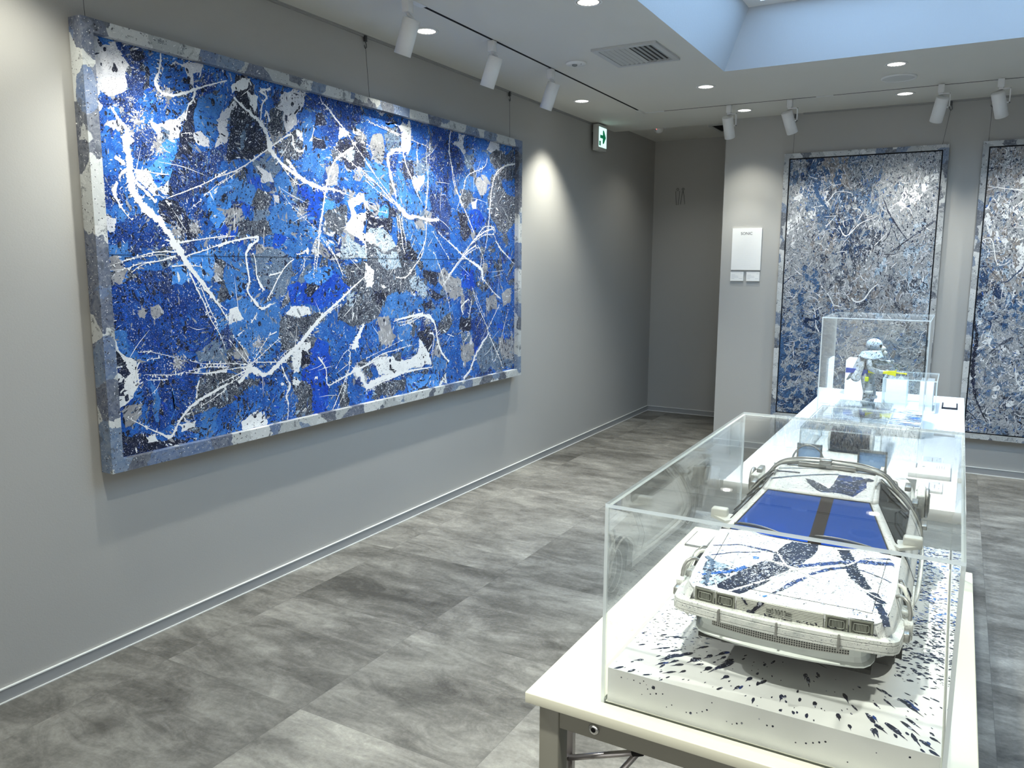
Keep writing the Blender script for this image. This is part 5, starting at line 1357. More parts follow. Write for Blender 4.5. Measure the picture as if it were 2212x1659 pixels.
# sides with the wheel arches cut out
NY, NZ = 150, 22
for sgn in (-1, 1):
    vs = []; fs = []; ins = []
    for i in range(NY + 1):
        y = .022 + (.703 - .022) * i / NY
        for j in range(NZ + 1):
            zt = lerp_tab(SH_Z, y); z = .034 + (zt - .034) * j / NZ
            yy, zz, inn = y, z, False
            for ay, r, R in WH:
                d = hypot(y - ay, z - r)
                if d < R:
                    inn = True
                    if d > 1e-6: yy, zz = ay + (y - ay) * R / d, r + (z - r) * R / d
            zz = min(max(zz, .034), lerp_tab(SH_Z, yy)); ins.append(inn); vs.append((sgn * side_l(yy, zz), yy, zz))
    for i in range(NY):
        for j in range(NZ):
            q = [i * (NZ + 1) + j, (i + 1) * (NZ + 1) + j, (i + 1) * (NZ + 1) + j + 1, i * (NZ + 1) + j + 1]
            if all(ins[k] for k in q): continue
            if i < 17 and vs[q[0]][2] < .066: continue
            fs.append(q if sgn < 0 else q[::-1])
    body.add(vs, fs, 0, True)
# front corners and nose strip, bonnet
def hoodpt(u, v):
    y0_ = yfront(u * .126); y = y0_ + (.236 - y0_) * v; l = u * lerp_tab(SH_L, y) if v > .12 else u * (.126 + (lerp_tab(SH_L, y) - .126) * v / .12)
    return (l, y, hood_z(l, y))
US = [-1 + 2 * i / 48 for i in range(49)]
body.grid(lambda u, v: hoodpt(u, v), US, [j / 34 for j in range(35)])
def facia(u, v):
    l = u * .126; y = yfront(l); zt = hood_z(l, y); z = .072 + (zt - .072) * v; return (l, y + (zt - z) * .05, z)
body.grid(facia, US, [j / 6 for j in range(7)])
# rear deck, tail panel, floor pan
body.grid(lambda u, v: (u * lerp_tab(SH_L, .60 + .105 * v), .60 + .105 * v, .137 - .002 * v), [-1 + i / 8 for i in range(17)], [j / 6 for j in range(7)])
body.grid(lambda u, v: (u * (.132 + .004 * v), .703, .034 + .101 * v), [-1 + i / 8 for i in range(17)], [j / 6 for j in range(7)])
bo = recalc(body.build('body', M_body, CAR))
MB().box((-.112, .05, .030), (.112, .10, .036)).box((-.092, .10, .030), (.092, .70, .036)).box((-.10, .11, .036), (.10, .22, .080)).build('chassis', M_dark, CAR)
for ay, r, R in WH:
    for s in (-1, 1):
        m = MB(); m.grid(lambda u, v: (s * (.095 + .050 * v), ay + R * 1.0 * cos(u), r + R * 1.0 * sin(u)), [-.35 + (pi + .7) * i / 24 for i in range(25)], [0, 1]); m.add([(s * .095, ay + R * cos(a), max(.03, r + R * sin(a))) for a in [2 * pi * k / 24 for k in range(24)]], [tuple(range(24))])
        m.build('wheel_well', M_dark, CAR)
# panel lines
pl_ = MB()
def surf_line(pts, w=.0006, up=.0004):
    P = []
    for l, y in pts: P.append((l, y, hood_z(l, y) + up * .4))
    pl_.tube(P, w * .6, 5)
surf_line([(-.108 + .216 * i / 20, .0445 + .001 * abs(i - 10) / 10) for i in range(21)])
for s in (-1, 1): surf_line([(s * (.1085 + .006 * i / 12), .045 + .175 * i / 12) for i in range(13)])
for s in (-1, 1):
    for yy in (.262, .470): pl_.tube([(s * (side_l(yy + (z - .09) * .1, z) + .0002), yy + (z - .09) * .1, z) for z in [.045 + .083 * k / 10 for k in range(11)]], .0004, 5)
pl_.build('panel_lines', M_ink, bo)

# front bumper, lower lip and mesh
def sweep(path, prof, mi=0):
    m = MB(); n = len(path); P = []
    for i, (x, y) in enumerate(path):
        a = path[max(i - 1, 0)]; b = path[min(i + 1, n - 1)]; dx, dy = b[0] - a[0], b[1] - a[1]; d = hypot(dx, dy) or 1; nx, ny = dy / d, -dx / d
        P.append([(x + nx * o, y + ny * o, z) for o, z in prof])
    k = len(prof); m.add([p for r in P for p in r], [(i * k + j, (i + 1) * k + j, (i + 1) * k + (j + 1) % k, i * k + (j + 1) % k) for i in range(n - 1) for j in range(k)] + [tuple(range(k)), tuple((n - 1) * k + j for j in range(k))[::-1]], mi, False); return m
def bpath(w, y0, yb, yend, n=30):
    pts = []
    for i in range(n + 1):
        u = -1 + 2 * i / n; pts.append((u * (w - .016), y0 + yb * u * u))
    a = [(-w, yend)] + [(-w, yend - (yend - y0 - yb) * k / 4) for k in (1, 2)] + [(-w + .003, y0 + yb + .012), (-w + .008, y0 + yb + .004)]
    return a + pts + [(-x, y) for x, y in a[::-1]]
BP = bpath(.1455, .006, .012, .100)
bm_ = sweep(BP, [(-.010, .0750), (-.001, .0750), (.0005, .0765), (.0005, .0785), (-.0006, .0790), (.0006, .0796), (.0006, .0865), (-.0006, .0875), (.0006, .0885), (.0000, .0925), (-.004, .0938), (-.012, .0938)])
bump = recalc(bm_.build('front_bumper', M_weather, CAR))
for x in (-.075, .0, .075): MB().box((x - .0012, .0035, .0752), (x + .0012, .0085 + abs(x) * .1, .0930)).build('bumper_clip', M_metal, bump)
LP = bpath(.109, .014, .012, .075)
m_l = sweep(LP, [(-.02, .0500), (.006, .0490), (.0068, .0515), (.0015, .0540), (-.001, .0600), (-.001, .0755), (-.02, .0755)])
lip = recalc(m_l.build('front_spoiler', simple('spoiler_pale', (.72, .76, .73), .4, nscale=40, namp=.15), CAR))
m_, nt_, out_ = newmat('intake_mesh'); g_ = NT(nt_); s_ = g_.n('SeparateXYZ', i_0=g_.n('TexCoord').outputs['Object'])
def cellf(s, k): return g_.math('LESS_THAN', g_.math('FRACT', g_.math('MULTIPLY', s, k)), .66)
gm_ = g_.math('MULTIPLY', cellf(s_.outputs[0], 330.0), cellf(s_.outputs[2], 330.0)); g_.bsdf(out_, i_Base_Color=g_.mix(gm_, (.50, .50, .46), (.02, .02, .02)), i_Roughness=.5); M_mesh = m_
gp_ = [(x, y) for x, y in LP if abs(x) < .092]; sweep(gp_, [(-.001, .0625), (.0005, .0625), (.0005, .0735), (-.001, .0735)]).build('intake_grille', M_mesh, CAR)

# grille, lettering, headlamps
def fy(l, z): return yfront(l) + (hood_z(l, yfront(l)) - z) * .05
gr = MB()
for k in range(9):
    z = .0935 + k * .00215; n = 16
    P = [(-.0545 + .109 * i / n, 0, 0) for i in range(n + 1)]
    gr.add([(x, fy(x, z) - .0012, z) for x, _, _ in P] + [(x, fy(x, z) - .0012, z + .00135) for x, _, _ in P] + [(x, fy(x, z) + .0002, z + .00135) for x, _, _ in P] + [(x, fy(x, z) + .0002, z) for x, _, _ in P],
           [(a + b * (n + 1), a + 1 + b * (n + 1), a + 1 + ((b + 1) % 4) * (n + 1), a + ((b + 1) % 4) * (n + 1)) for a in range(n) for b in range(4)])
gb = MB(); n = 16; gb.add([(-.0555 + .111 * i / n, fy(-.0555 + .111 * i / n, .1) - .0003, .0925) for i in range(n + 1)] + [(-.0555 + .111 * i / n, fy(-.0555 + .111 * i / n, .1) - .0003, .1125) for i in range(n + 1)], [(i, i + 1, n + 2 + i, n + 1 + i) for i in range(n)])
gb.build('grille_backing', simple('grille_shadow', (.10, .10, .085), .6, nscale=20), CAR)
gr.build('grille', simple('grille_cream', (.62, .63, .57), .45, nscale=40, namp=.1), CAR)
Mg = Matrix(((1, 0, 0, 0), (0, 0, -1, .0163), (0, 1, 0, .1032), (0, 0, 0, 1)))
lg_ = MB()    # the squared badge letters, bold bars: D, M, C mirrored round a common height
def bar(x0, z0, x1, z1): lg_.box((x0, .0150, z0), (x1, .0168, z1))
b0 = .0995; H_ = .0072; T_ = .0017
x = -.0155; bar(x, b0 + H_ - T_, x + .0085, b0 + H_); bar(x + .0068, b0, x + .0085, b0 + H_); bar(x, b0, x + .0085, b0 + T_); bar(x, b0 + .0030, x + .0055, b0 + .0043)
x = -.0045; bar(x, b0, x + T_, b0 + H_); bar(x, b0 + H_ - T_, x + .0094, b0 + H_); bar(x + .0038, b0, x + .0038 + T_, b0 + H_); bar(x + .0077, b0, x + .0094, b0 + H_)
x = .0075; bar(x, b0 + H_ - T_, x + .0085, b0 + H_); bar(x, b0, x + T_, b0 + H_); bar(x, b0, x + .0085, b0 + T_); bar(x + .003, b0 + .0030, x + .0085, b0 + .0043)
lg_.build('badge_letters', simple('badge_grey', (.30, .31, .28), .35, .3, nscale=30), CAR)
for s in (-1, 1):
    for k, (c0, c1) in enumerate(((.0570, .0835), (.0850, .1120))):
        cx_ = (c0 + c1) / 2 * s; w = (c1 - c0) / 2; z0, z1 = .0925, .1118; zc = (z0 + z1) / 2; h = (z1 - z0) / 2
        y_ = min(fy(c0, zc), fy(c1, zc)) - .0012; sk = (fy(c1, zc) - fy(c0, zc)) / (2 * w) * s
        Mh = Matrix(((1, 0, 0, cx_), (sk, 1, 0, (fy(c0, zc) + fy(c1, zc)) / 2 - .0016), (0, 0, 1, zc), (0, 0, 0, 1)))
        hb = MB(); b_w = .0022
        hb.box((-w, 0, -h), (w, .003, -h + b_w), 0, Mh).box((-w, 0, h - b_w), (w, .003, h), 0, Mh).box((-w, 0, -h + b_w), (-w + b_w, .003, h - b_w), 0, Mh).box((w - b_w, 0, -h + b_w), (w, .003, h - b_w), 0, Mh)
        hl = hb.build('headlamp', M_hlf, CAR)
        MB().box((-w - .0006, .0016, -h - .0006), (w + .0006, .0028, h + .0006), 0, Mh).build('dark_surround', M_dark, hl)
        MB().box((-w + b_w, .0008, -h + b_w), (w - b_w, .0014, h - b_w), 0, Mh).build('lens', M_hl, hl)
        rb = MB()
        for q in range(7): xx = -.005 + q * .0017; rb.box((xx, .0003, -h * .45), (xx + .0006, .0009, h * .45), 0, Mh)
        rb.tube([tuple(Mh @ Vector((a, .0004, b))) for a, b in ((-w * .66, -h * .4), (-w * .6, h * .5), (w * .6, h * .5), (w * .68, h * .2), (w * .68, -h * .4), (w * .5, -h * .55), (-w * .5, -h * .55))], .0005, 5, closed=True)
        rb.build('lens_ribs', simple('lens_rib', (.34, .36, .31), .3, nscale=40), hl)

# wheels
def wheel(ay, r, s):
    Mw = Matrix.Translation((s * .134, ay, r)) @ Matrix.Rotation(-s * pi / 2, 4, 'Y') @ Matrix.Diagonal((1, 1, -1, 1)) if False else Matrix.Translation((s * .134, ay, r)) @ Matrix.Rotation(s * pi / 2, 4, 'Y')
    w = MB().lathe([(r * .70, .001), (r * .92, .002), (r * .985, -.002), (r, -.006), (r, -.030), (r * .97, -.034), (r * .7, -.035)], 56, 0, Mw).build('wheel', M_rub, CAR)
    MB().lathe([(r * .70, .0015), (r * .67, .0022), (r * .64, -.002), (r * .64, -.02)], 48, 0, Mw, cap=False).build('rim', M_mir, w)
    sp = MB(); sp.lathe([(r * .64, -.006), (.0001, -.006)], 40, 0, Mw, cap=False)
    for k in range(36):
        a = 2 * pi * k / 36; ca, sa = cos(a), sin(a); q = r * .012
        sp.add([(r * .18 * ca - q * sa, r * .18 * sa + q * ca, -.0005), (r * .18 * ca + q * sa, r * .18 * sa - q * ca, -.0005), (r * .64 * ca + 2 * q * sa, r * .64 * sa - 2 * q * ca, .0008), (r * .64 * ca - 2 * q * sa, r * .64 * sa + 2 * q * ca, .0008), (r * .4 * ca, r * .4 * sa, -.0058)], [(0, 1, 2, 3), (0, 4, 1), (1, 4, 2), (2, 4, 3), (3, 4, 0)], 0, False, Mw)
    sp.build('spokes', M_mir, w)
    MB().lathe([(r * .20, -.001), (r * .19, .002), (r * .12, .003), (.0001, .003)], 24, 0, Mw, cap=False).build('hub_cap', M_metal, w)
for ay, r, R in WH:
    for s in (-1, 1): wheel(ay, r, s)

# greenhouse: windscreen, pillars, roof, side windows, rear buttresses and louvres
def mir(p, s): return (s * p[0], p[1], p[2])
A0, A1, A0o, A1o = (.1165, .237, .1305), (.0785, .333, .1775), (.1305, .243, .1300), (.0905, .342, .1755)
R1_, R1o = (.0760, .465, .1900), (.0850, .468, .1835)
def wsp(u, v):   # slightly bowed screen
    l = u * (A0[0] + (A1[0] - A0[0]) * v); bow = (1 - u * u) * (.012 * (1 - v) + .007 * v)
    return (l, A0[1] + (A1[1] - A0[1]) * v - bow, A0[2] + (A1[2] - A0[2]) * v + (1 - u * u) * .0015)
UW = [-1 + i / 12 for i in range(25)]; VW = [j / 12 for j in range(13)]
ws = MB().grid(wsp, UW, VW).build('windscreen', M_wsg, CAR, label='blue tinted windscreen')
ru = MB(); ru.tube([wsp(u, 0) for u in UW] + [wsp(1, v) for v in VW[1:]] + [wsp(u, 1) for u in UW[::-1][1:]] + [wsp(-1, v) for v in VW[::-1][1:-1]], .0011, 6, closed=True); ru.build('windscreen_seal', M_dark, ws)
bd_ = MB()   # dark band painted down the screen
def wsb(u, v):
    c = .012 - .004 * (1 - v) + .0; l0 = (.0165 + (.0125 - .0165) * (1 - v)); w = .0095; l = l0 + u * w; uu = l / (A0[0] + (A1[0] - A0[0]) * v); p = wsp(uu, v); return (p[0], p[1] - .0006, p[2] + .0006)
bd_.grid(wsb, [-1, -.5, 0, .5, 1], [.0 + j / 14 for j in range(15)]); bd_.build('painted_band', simple('band_black', (.030, .020, .018), .7, nscale=60, namp=.3, **{'i_Specular_IOR_Level': .08}), ws)
def roofp(u, v):
    l = u * (A1[0] + .004 + (R1_[0] - A1[0] - .0) * v); y = A1[1] + (R1_[1] - A1[1]) * v - (1 - u * u) * .007 * (1 - v)
    return (l, y, A1[2] + (R1_[2] - A1[2]) * (1 - (1 - v) ** 1.6) + (1 - u * u) * .003)
rf = MB().grid(roofp, UW, VW)
for s in (-1, 1):
    # A pillar, roof rail
    rf.grid(lambda u, v: tuple(mir([A0[i] + (A1[i] - A0[i]) * u + ((A0o[i] + (A1o[i] - A0o[i]) * u) - (A0[i] + (A1[i] - A0[i]) * u)) * v for i in range(3)], s)), [i / 8 for i in range(9)], [0, .5, 1])
    rf.grid(lambda u, v: tuple(mir([A1[i] + (R1_[i] - A1[i]) * u + (.004 if i == 0 else 0) * (1 - v) + ((A1o[i] + (R1o[i] - A1o[i]) * u) - (A1[i] + (R1_[i] - A1[i]) * u)) * v + (.0015 * sin(pi * u) if i == 2 else 0) for i in range(3)], s)), [i / 8 for i in range(9)], [0, .5, 1])
    # quarter buttress sloping to the tail
    B = [(.1315, .470, .1340), (.1295, .640, .1365), (.0900, .655, .1480), (.0850, .468, .1835)]
    rf.grid(lambda u, v: tuple(mir([(B[0][i] * (1 - u) + B[1][i] * u) * (1 - v) + (B[3][i] * (1 - u) + B[2][i] * u) * v for i in range(3)], s)), [i / 10 for i in range(11)], [j / 6 for j in range(7)])
    rf.grid(lambda u, v: tuple(mir([(R1o[i] + ((.0900, .655, .1480)[i] - R1o[i]) * u) + ((-.009, -.003, .002)[i]) * v for i in range(3)], s)), [i / 8 for i in range(9)], [0, 1])
ro = recalc(rf.build('roof', M_body, CAR)); sm_ = ro.modifiers.new('thickness', 'SOLIDIFY'); sm_.thickness = .0022; sm_.offset = -1
lv = MB()
for k in range(6):
    v = k / 6; y = .468 + .165 * v; z = .1875 - .040 * v; lv.box((-.074, y, z - .0015), (.074, y + .020, z + .0008), 0, None)
lv.box((-.080, .465, .140), (-.074, .655, .165)).box((.074, .465, .140), (.080, .655, .165)); lv.build('rear_louvres', M_weather, CAR)
for s in (-1, 1):
    P = [(.1300, .252, .1305), (.1315, .470, .1335), (.0862, .462, .1815), (.0912, .348, .1745)]
    g2 = MB().grid(lambda u, v: tuple(mir([(P[0][i] * (1 - u) + P[1][i] * u) * (1 - v) + (P[3][i] * (1 - u) + P[2][i] * u) * v for i in range(3)], s)), [0, .25, .5, .75, 1], [0, .25, .5, .75, 1])
    sw = g2.build('side_window', M_sideg, CAR)
    MB().tube([mir(p, s) for p in P], .0016, 6, closed=True).build('window_seal', M_dark, sw)
    MB().tube([mir((.1325, .33, .134), s), mir((.120, .345, .147), s), mir((.117, .40, .151), s), mir((.121, .425, .147), s), mir((.1325, .43, .135), s)], .0010, 6).build('inner_window_frame', M_dark, sw)
# cabin
cabin = MB(); cabin.box((-.118, .245, .040), (.118, .60, .060)); cabin.build('cabin_floor', M_int, CAR)
MB().box((-.112, .232, .085), (.112, .262, .126), bev=.006).build('dashboard', M_int, CAR)
for cxs in (-.055, .055):
    se = MB().box((cxs - .034, .36, .060), (cxs + .034, .43, .085), bev=.008).box((cxs - .032, .42, .08), (cxs + .032, .445, .150), bev=.009).build('seat', M_int if cxs < 0 else M_red, CAR)
MB().tube([(.055 + .021 * cos(a), .290 + .010 * sin(a) * .6, .118 + .019 * sin(a)) for a in [2 * pi * k / 24 for k in range(24)]], .002, 8, closed=True).cyl((.055, .290, .118), (.055, .262, .110), .003).build('steering_wheel', M_dark, CAR)
MB().box((-.085, .265, .118), (-.035, .270, .140)).box((-.010, .268, .128), (.012, .271, .136)).box((.027, .275, .128), (.043, .278, .139)).build('dashboard_gadgets', M_card, CAR)
MB().tube([(-.1 + .2 * k / 10, .275 + .01 * sin(k), .128 + .004 * cos(k * 2)) for k in range(11)], .0012, 6).build('dashboard_cable', simple('cable_red', (.5, .08, .05), .5, nscale=30), CAR)
MB().box((-.110, .452, .062), (.110, .458, .160), bev=.002).build('rear_bulkhead', M_int, CAR)
# wipers
for x0, x1, hx_ in ((-.115, -.035, -.030), (.004, .092, .000)):
    wp = MB(); N_ = 10
    def wpt(l, up): u = l / .116; v = (abs(l - x1) / abs(x1 - x0)) * .0 + .05; p = wsp(max(-1, min(1, u)), .05 + .06 * (1 - (l - x0) / (x1 - x0))); return (p[0], p[1] - .004, p[2] + up)
    wp.tube([wpt(x0 + (x1 - x0) * k / N_, .0035 + .003 * sin(pi * k / N_)) for k in range(N_ + 1)], .0015, 6).build('wiper', M_dark, CAR)
    MB().tube([wpt(x0 + (x1 - x0) * k / N_, .0055 + .004 * sin(pi * k / N_)) for k in range(1, N_ + 1)], .0010, 6).build('wiper_arm', M_metal, CAR)
# door mirrors
for s in (-1, 1):
    MB().prism([(.118, .262), (.128, .250), (.150, .268), (.1575, .276), (.157, .284), (.140, .292), (.122, .290)], 2, .1340, .1385).box((.131, .270, .133), (.1575, .289, .1500), bev=.003).build('door_mirror', M_mir, CAR) if s > 0 else \
    MB().prism([(-.118, .262), (-.128, .250), (-.150, .268), (-.1575, .276), (-.157, .284), (-.140, .292), (-.122, .290)][::-1], 2, .1340, .1385).box((-.1575, .270, .133), (-.131, .289, .1500), bev=.003).build('door_mirror', M_mir, CAR)

# paint thrown on bonnet and roof, laid onto the surface
random.seed(17)
def drape(kind, zf, key_parent, name):
    mb = MB(); lev = [0]
    def put(poly, key):
        lev[0] += 1; h = .00025 + lev[0] * 1.2e-6
        # clip to the panel and drop on to the surface; large shapes are cut into small cells
        us = [p[0] for p in poly]; vs = [p[1] for p in poly]; s = .0045
        if max(us) - min(us) < .012 and max(vs) - min(vs) < .012:
            mb.add([(u, v, zf(u, v) + h) for u, v in poly], [tuple(range(len(poly)))], KEYS.index(key)); return
        bm = bmesh.new(); f = bm.faces.new([bm.verts.new((u, v, 0)) for u, v in poly]); bmesh.ops.triangulate(bm, faces=[f])
        for ax, lo_, hi_ in ((0, min(us), max(us)), (1, min(vs), max(vs))):
            k = lo_ + s
            while k < hi_:
                co = (k, 0, 0) if ax == 0 else (0, k, 0); no = (1, 0, 0) if ax == 0 else (0, 1, 0)
                bmesh.ops.bisect_plane(bm, geom=bm.verts[:] + bm.edges[:] + bm.faces[:], plane_co=co, plane_no=no); k += s
        bm.verts.index_update(); mb.add([(v.co.x, v.co.y, zf(v.co.x, v.co.y) + h) for v in bm.verts], [[v.index for v in f.verts] for f in bm.faces], KEYS.index(key)); bm.free()
    def rib(P, key):
        P = resample([(a, b, w * .72) for a, b, w in P], .0022); n = len(P); Lf = []; Rt = []; ph = random.random() * 40
        for i, (x, y, w) in enumerate(P):
            a = P[max(i - 1, 0)]; b = P[min(i + 1, n - 1)]; d = hypot(b[0] - a[0], b[1] - a[1]) or 1; nx, ny = -(b[1] - a[1]) / d, (b[0] - a[0]) / d
            j = 1 + .5 * noise.noise((ph, i * .5, 0)); Lf.append((x + nx * w / 2 * j, y + ny * w / 2 * j)); Rt.append((x - nx * w / 2 * j, y - ny * w / 2 * j))
        lev[0] += 1; h = .0003 + lev[0] * 1.2e-6
        K = 4; rows = []
        for i in range(n): rows += [(Lf[i][0] + (Rt[i][0] - Lf[i][0]) * k / K, Lf[i][1] + (Rt[i][1] - Lf[i][1]) * k / K) for k in range(K + 1)]
        mb.add([(u, v, zf(u, v) + h) for u, v in rows], [(i * (K + 1) + k, i * (K + 1) + k + 1, (i + 1) * (K + 1) + k + 1, (i + 1) * (K + 1) + k) for i in range(n - 1) for k in range(K)], KEYS.index(key))
    darks = []
    for l in HOOD.splitlines():
        hd, *ps = l.split(' '); c = ps.pop(0)
        if hd[0] != kind: continue
        q = [tuple(float(x) / 1000 for x in p.split(',')) for p in ps]
        if hd[1] == 'P': poly = jag(q, .10, 3, .002); put(poly, c); darks += [(c, poly)]
        else:
            rib(q, c)
            for x, y, w in resample(q, .004):
                if random.random() < .6: a = random.uniform(0, 6.3); d = w * random.uniform(.3, .9); put([(x + cos(a) * d + .0011 * cos(t_) * random.uniform(.6, 1.4), y + sin(a) * d + .0008 * sin(t_) * random.uniform(.6, 1.4)) for t_ in [k * pi / 3 for k in range(6)]], c)
            if c in 'ND': darks += [(c, [(x, y) for x, y, w in q])] if False else []
    return mb, put
mb, put = drape('h', hood_z, bo, 'x')
def fleck(put, u, v, r, key, ang=.5, el=2.0):
    put([(u + r * el * cos(t_) * cos(ang) - r * sin(t_) * sin(ang), v + r * el * cos(t_) * sin(ang) + r * sin(t_) * cos(ang)) for t_ in [k * pi / 3 for k in range(6)]], key)
for k in range(1500):
    v = random.uniform(.03, .225); u = random.uniform(-.122, .122)
    fleck(put, u, v, random.choice((.0002, .0003, .0004, .0006)), random.choice('NDNKSB'), random.gauss(.5, .4), random.uniform(1, 4))
for k in range(1600):
    u, v = random.gauss(-.03, .035), random.gauss(.11, .05)
    if abs(u) < .12 and .03 < v < .22: fleck(put, u, v, random.choice((.0003, .0004, .0006)), 'P', random.gauss(.6, .4), random.uniform(1, 3))
for k in range(350):
    u, v = random.gauss(.085, .018), random.gauss(.12, .05)
    if abs(u) < .122 and .03 < v < .22: fleck(put, u, v, random.choice((.0003, .0005)), 'P', random.gauss(.6, .4), random.uniform(1, 3))
mb.build('bonnet_paint', MATS, bo)
def roof_z(l, y):
    v = min(1, max(0, (y - A1[1]) / (R1_[1] - A1[1]))); u = min(1, abs(l) / .08); return A1[2] + (R1_[2] - A1[2]) * (1 - (1 - v) ** 1.6) + (1 - u * u) * .003 + .0007
mb, put = drape('r', roof_z, ro, 'x')
for k in range(420): fleck(put, random.uniform(-.074, .074), random.uniform(.335, .46), random.choice((.0003, .0004, .0006)), random.choice('NDNKSP'), random.gauss(.2, .4), random.uniform(1, 4))
mb.build('roof_paint', MATS, ro)
# drips down the nose
nm = MB(); random.seed(5)
def nose_rib(P, key):
    pts = resample(P, .002); n = len(pts); vs = []
    for x, z, w in pts: vs += [(x - w / 2 * random.uniform(.6, 1.3), fy(x, z) - .0019, z), (x + w / 2 * random.uniform(.6, 1.3), fy(x, z) - .0019, z)]
    nm.add(vs, [(2 * i, 2 * i + 1, 2 * i + 3, 2 * i + 2) for i in range(n - 1)], KEYS.index(key))
nose_rib([(-.022, .1125, .007), (-.027, .104, .006), (-.033, .097, .006), (-.036, .0935, .010)], 'N'); nose_rib([(-.047, .113, .003), (-.043, .107, .004), (-.040, .104, .001)], 'N'); nose_rib([(-.018, .098, .001), (-.016, .0945, .003)], 'N')
for k in range(90):
    x, z = random.uniform(-.122, .122), random.uniform(.093, .098); r = random.uniform(.0003, .0009); nm.add([(x + 2 * r * cos(a), fy(x, z) - .0019, z + r * sin(a)) for a in [k2 * pi / 3 for k2 in range(6)]], [tuple(range(6))], KEYS.index('N'))
nm.build('nose_paint', MATS, bo)

# hoses, bands and rear gear
m_, nt_, out_ = newmat('vent_face_blue'); g_ = NT(nt_); n_ = g_.noise(g_.pos(), 70, 5, .7)
cc_ = g_.mix(n_, (.50, .68, .92), (.80, .90, .98)); a_ = g_.n('MixShader', i_0=.7, i_1=g_.n('BsdfDiffuse', i_Color=cc_).outputs[0], i_2=g_.n('BsdfTranslucent', i_Color=cc_).outputs[0]); nt_.links.new(a_.outputs[0], out_.inputs[0]); M_vface = m_
def hose(name, pts, r, mat=M_metal, seg=.006, n=8):
    P = [(*p, 0) for p in pts]; out = []
    for i in range(len(pts) - 1):
        p0, p1, p2, p3 = [Vector(pts[max(0, min(len(pts) - 1, i + d))]) for d in (-1, 0, 1, 2)]
        k = max(2, int((p2 - p1).length / seg))
        for j in range(k):
            t_ = j / k; out.append(.5 * (2 * p1 + (p2 - p0) * t_ + (2 * p0 - 5 * p1 + 4 * p2 - p3) * t_ * t_ + (3 * p1 - p0 - 3 * p2 + p3) * t_ ** 3))
    out.append(Vector(pts[-1])); return MB().tube(out, r, n).build(name, mat, CAR)
for s in (-1, 1):
    # flank hoses beside the front wheel arch
    hose('hose', [(s * .129, .116, .112), (s * .137, .110, .120), (s * .147, .102, .116), (s * .151, .096, .104), (s * .150, .090, .090)], .0024)
    hose('hose', [(s * .129, .122, .112), (s * .138, .118, .117), (s * .146, .111, .112), (s * .150, .104, .100), (s * .150, .096, .086)], .0018, M_mir)
    hose('hose', [(s * .131, .168, .118), (s * .138, .155, .124), (s * .144, .138, .116), (s * .150, .118, .102), (s * .151, .10, .088)], .0017)
    hose('hose', [(s * .133, .150, .119), (s * .140, .142, .119), (s * .147, .130, .108), (s * .152, .112, .094)], .0030, M_mir)
    MB().box((s * .150 - .0055, .078, .074), (s * .150 + .0055, .098, .096), bev=.002).build('hose_clamp', M_weather, CAR)
    MB().box((s * .149 - .005, .060, .078), (s * .149 + .004, .078, .090), bev=.002).build('hose_box', M_metal, CAR)
    MB().box((s * .145 - .006, .108, .088), (s * .145 + .006, .132, .100), bev=.002).build('hose_box', M_weather, CAR)
    MB().tube([(s * .152, .163 + .058 * cos(a_), .054 + .058 * sin(a_)) for a_ in [pi * k / 20 for k in range(1, 20)]], .0016, 6).build('arch_lip', M_weather, CAR)
    # sill band
    hose('side_band', [(s * .150, .105 + .12, .062), (s * .156, .30, .060), (s * .157, .45, .062), (s * .153, .500, .075)], .0035, M_weather)
    # bundle climbing behind the door, over to the roof bar
    for k, (o1, rr) in enumerate(((0, .0034), (.007, .0026), (.013, .0032), (.019, .0020), (-.006, .0018), (.024, .0028))):
        hose('roof_hose', [(s * (.154 - o1 * .1), .515 + o1, .070), (s * (.148 - o1 * .1), .512 + o1, .105), (s * .128, .506 + o1, .140), (s * (.107), .494 + o1 * .8, .165), (s * .088, .482 + o1 * .7, .188), (s * .055, .474 + o1 * .6, .196 + k * .001), (s * .0, .472 + o1 * .5, .199 + k * .0012)], rr, (M_metal, M_mir, M_metal, M_weather, M_mir, M_metal)[k])
    hose('window_hose', [(s * .133, .47, .138), (s * .118, .462, .158), (s * .099, .455, .176), (s * .085, .43, .188), (s * .082, .40, .1885)], .0016, M_metal)
    for z_, y_ in ((.095, .52), (.135, .515), (.165, .505)):
        MB().box((s * (.158 - (z_ - .09) * .42) - .005, y_ - .006, z_ - .004), (s * (.158 - (z_ - .09) * .42) + .005, y_ + .028, z_ + .004), bev=.0015).build('hose_bracket', M_metal, CAR)
    # coiled gear on the rear flank
    MB().tube([(s * .157, .60 + .026 * cos(a), .118 + .024 * sin(a)) for a in [2 * pi * k / 28 for k in range(28)]], .0035, 8, closed=True).build('coil', M_metal, CAR)
    MB().tube([(s * .160, .60 + .018 * cos(a), .118 + .016 * sin(a)) for a in [2 * pi * k / 24 for k in range(24)]], .0022, 8, closed=True).build('coil', M_weather, CAR)
    MB().box((s * .147 - .007, .560, .098), (s * .147 + .007, .640, .140), bev=.003).build('flank_box', M_weather, CAR)
    # big rear vents with pale blue lenses facing the driver
    x0_, x1_ = (-.084, -.036) if s < 0 else (.030, .083)
    vb = MB(); f_w = .003; y0_, y1_ = .655, .700; za, zb = .140, .193
    vb.box((x0_, y0_ + .02, za), (x1_, y0_ + .024, za + .012))
    for a, b, c, d in ((x0_, x1_, za, za + f_w), (x0_, x1_, zb - f_w * 1.6, zb), (x0_, x0_ + f_w, za, zb), (x1_ - f_w, x1_, za, zb)): vb.box((a, y0_, c), (b, y0_ + .006, d))
    vo = vb.build('rear_vent', M_metal, CAR)
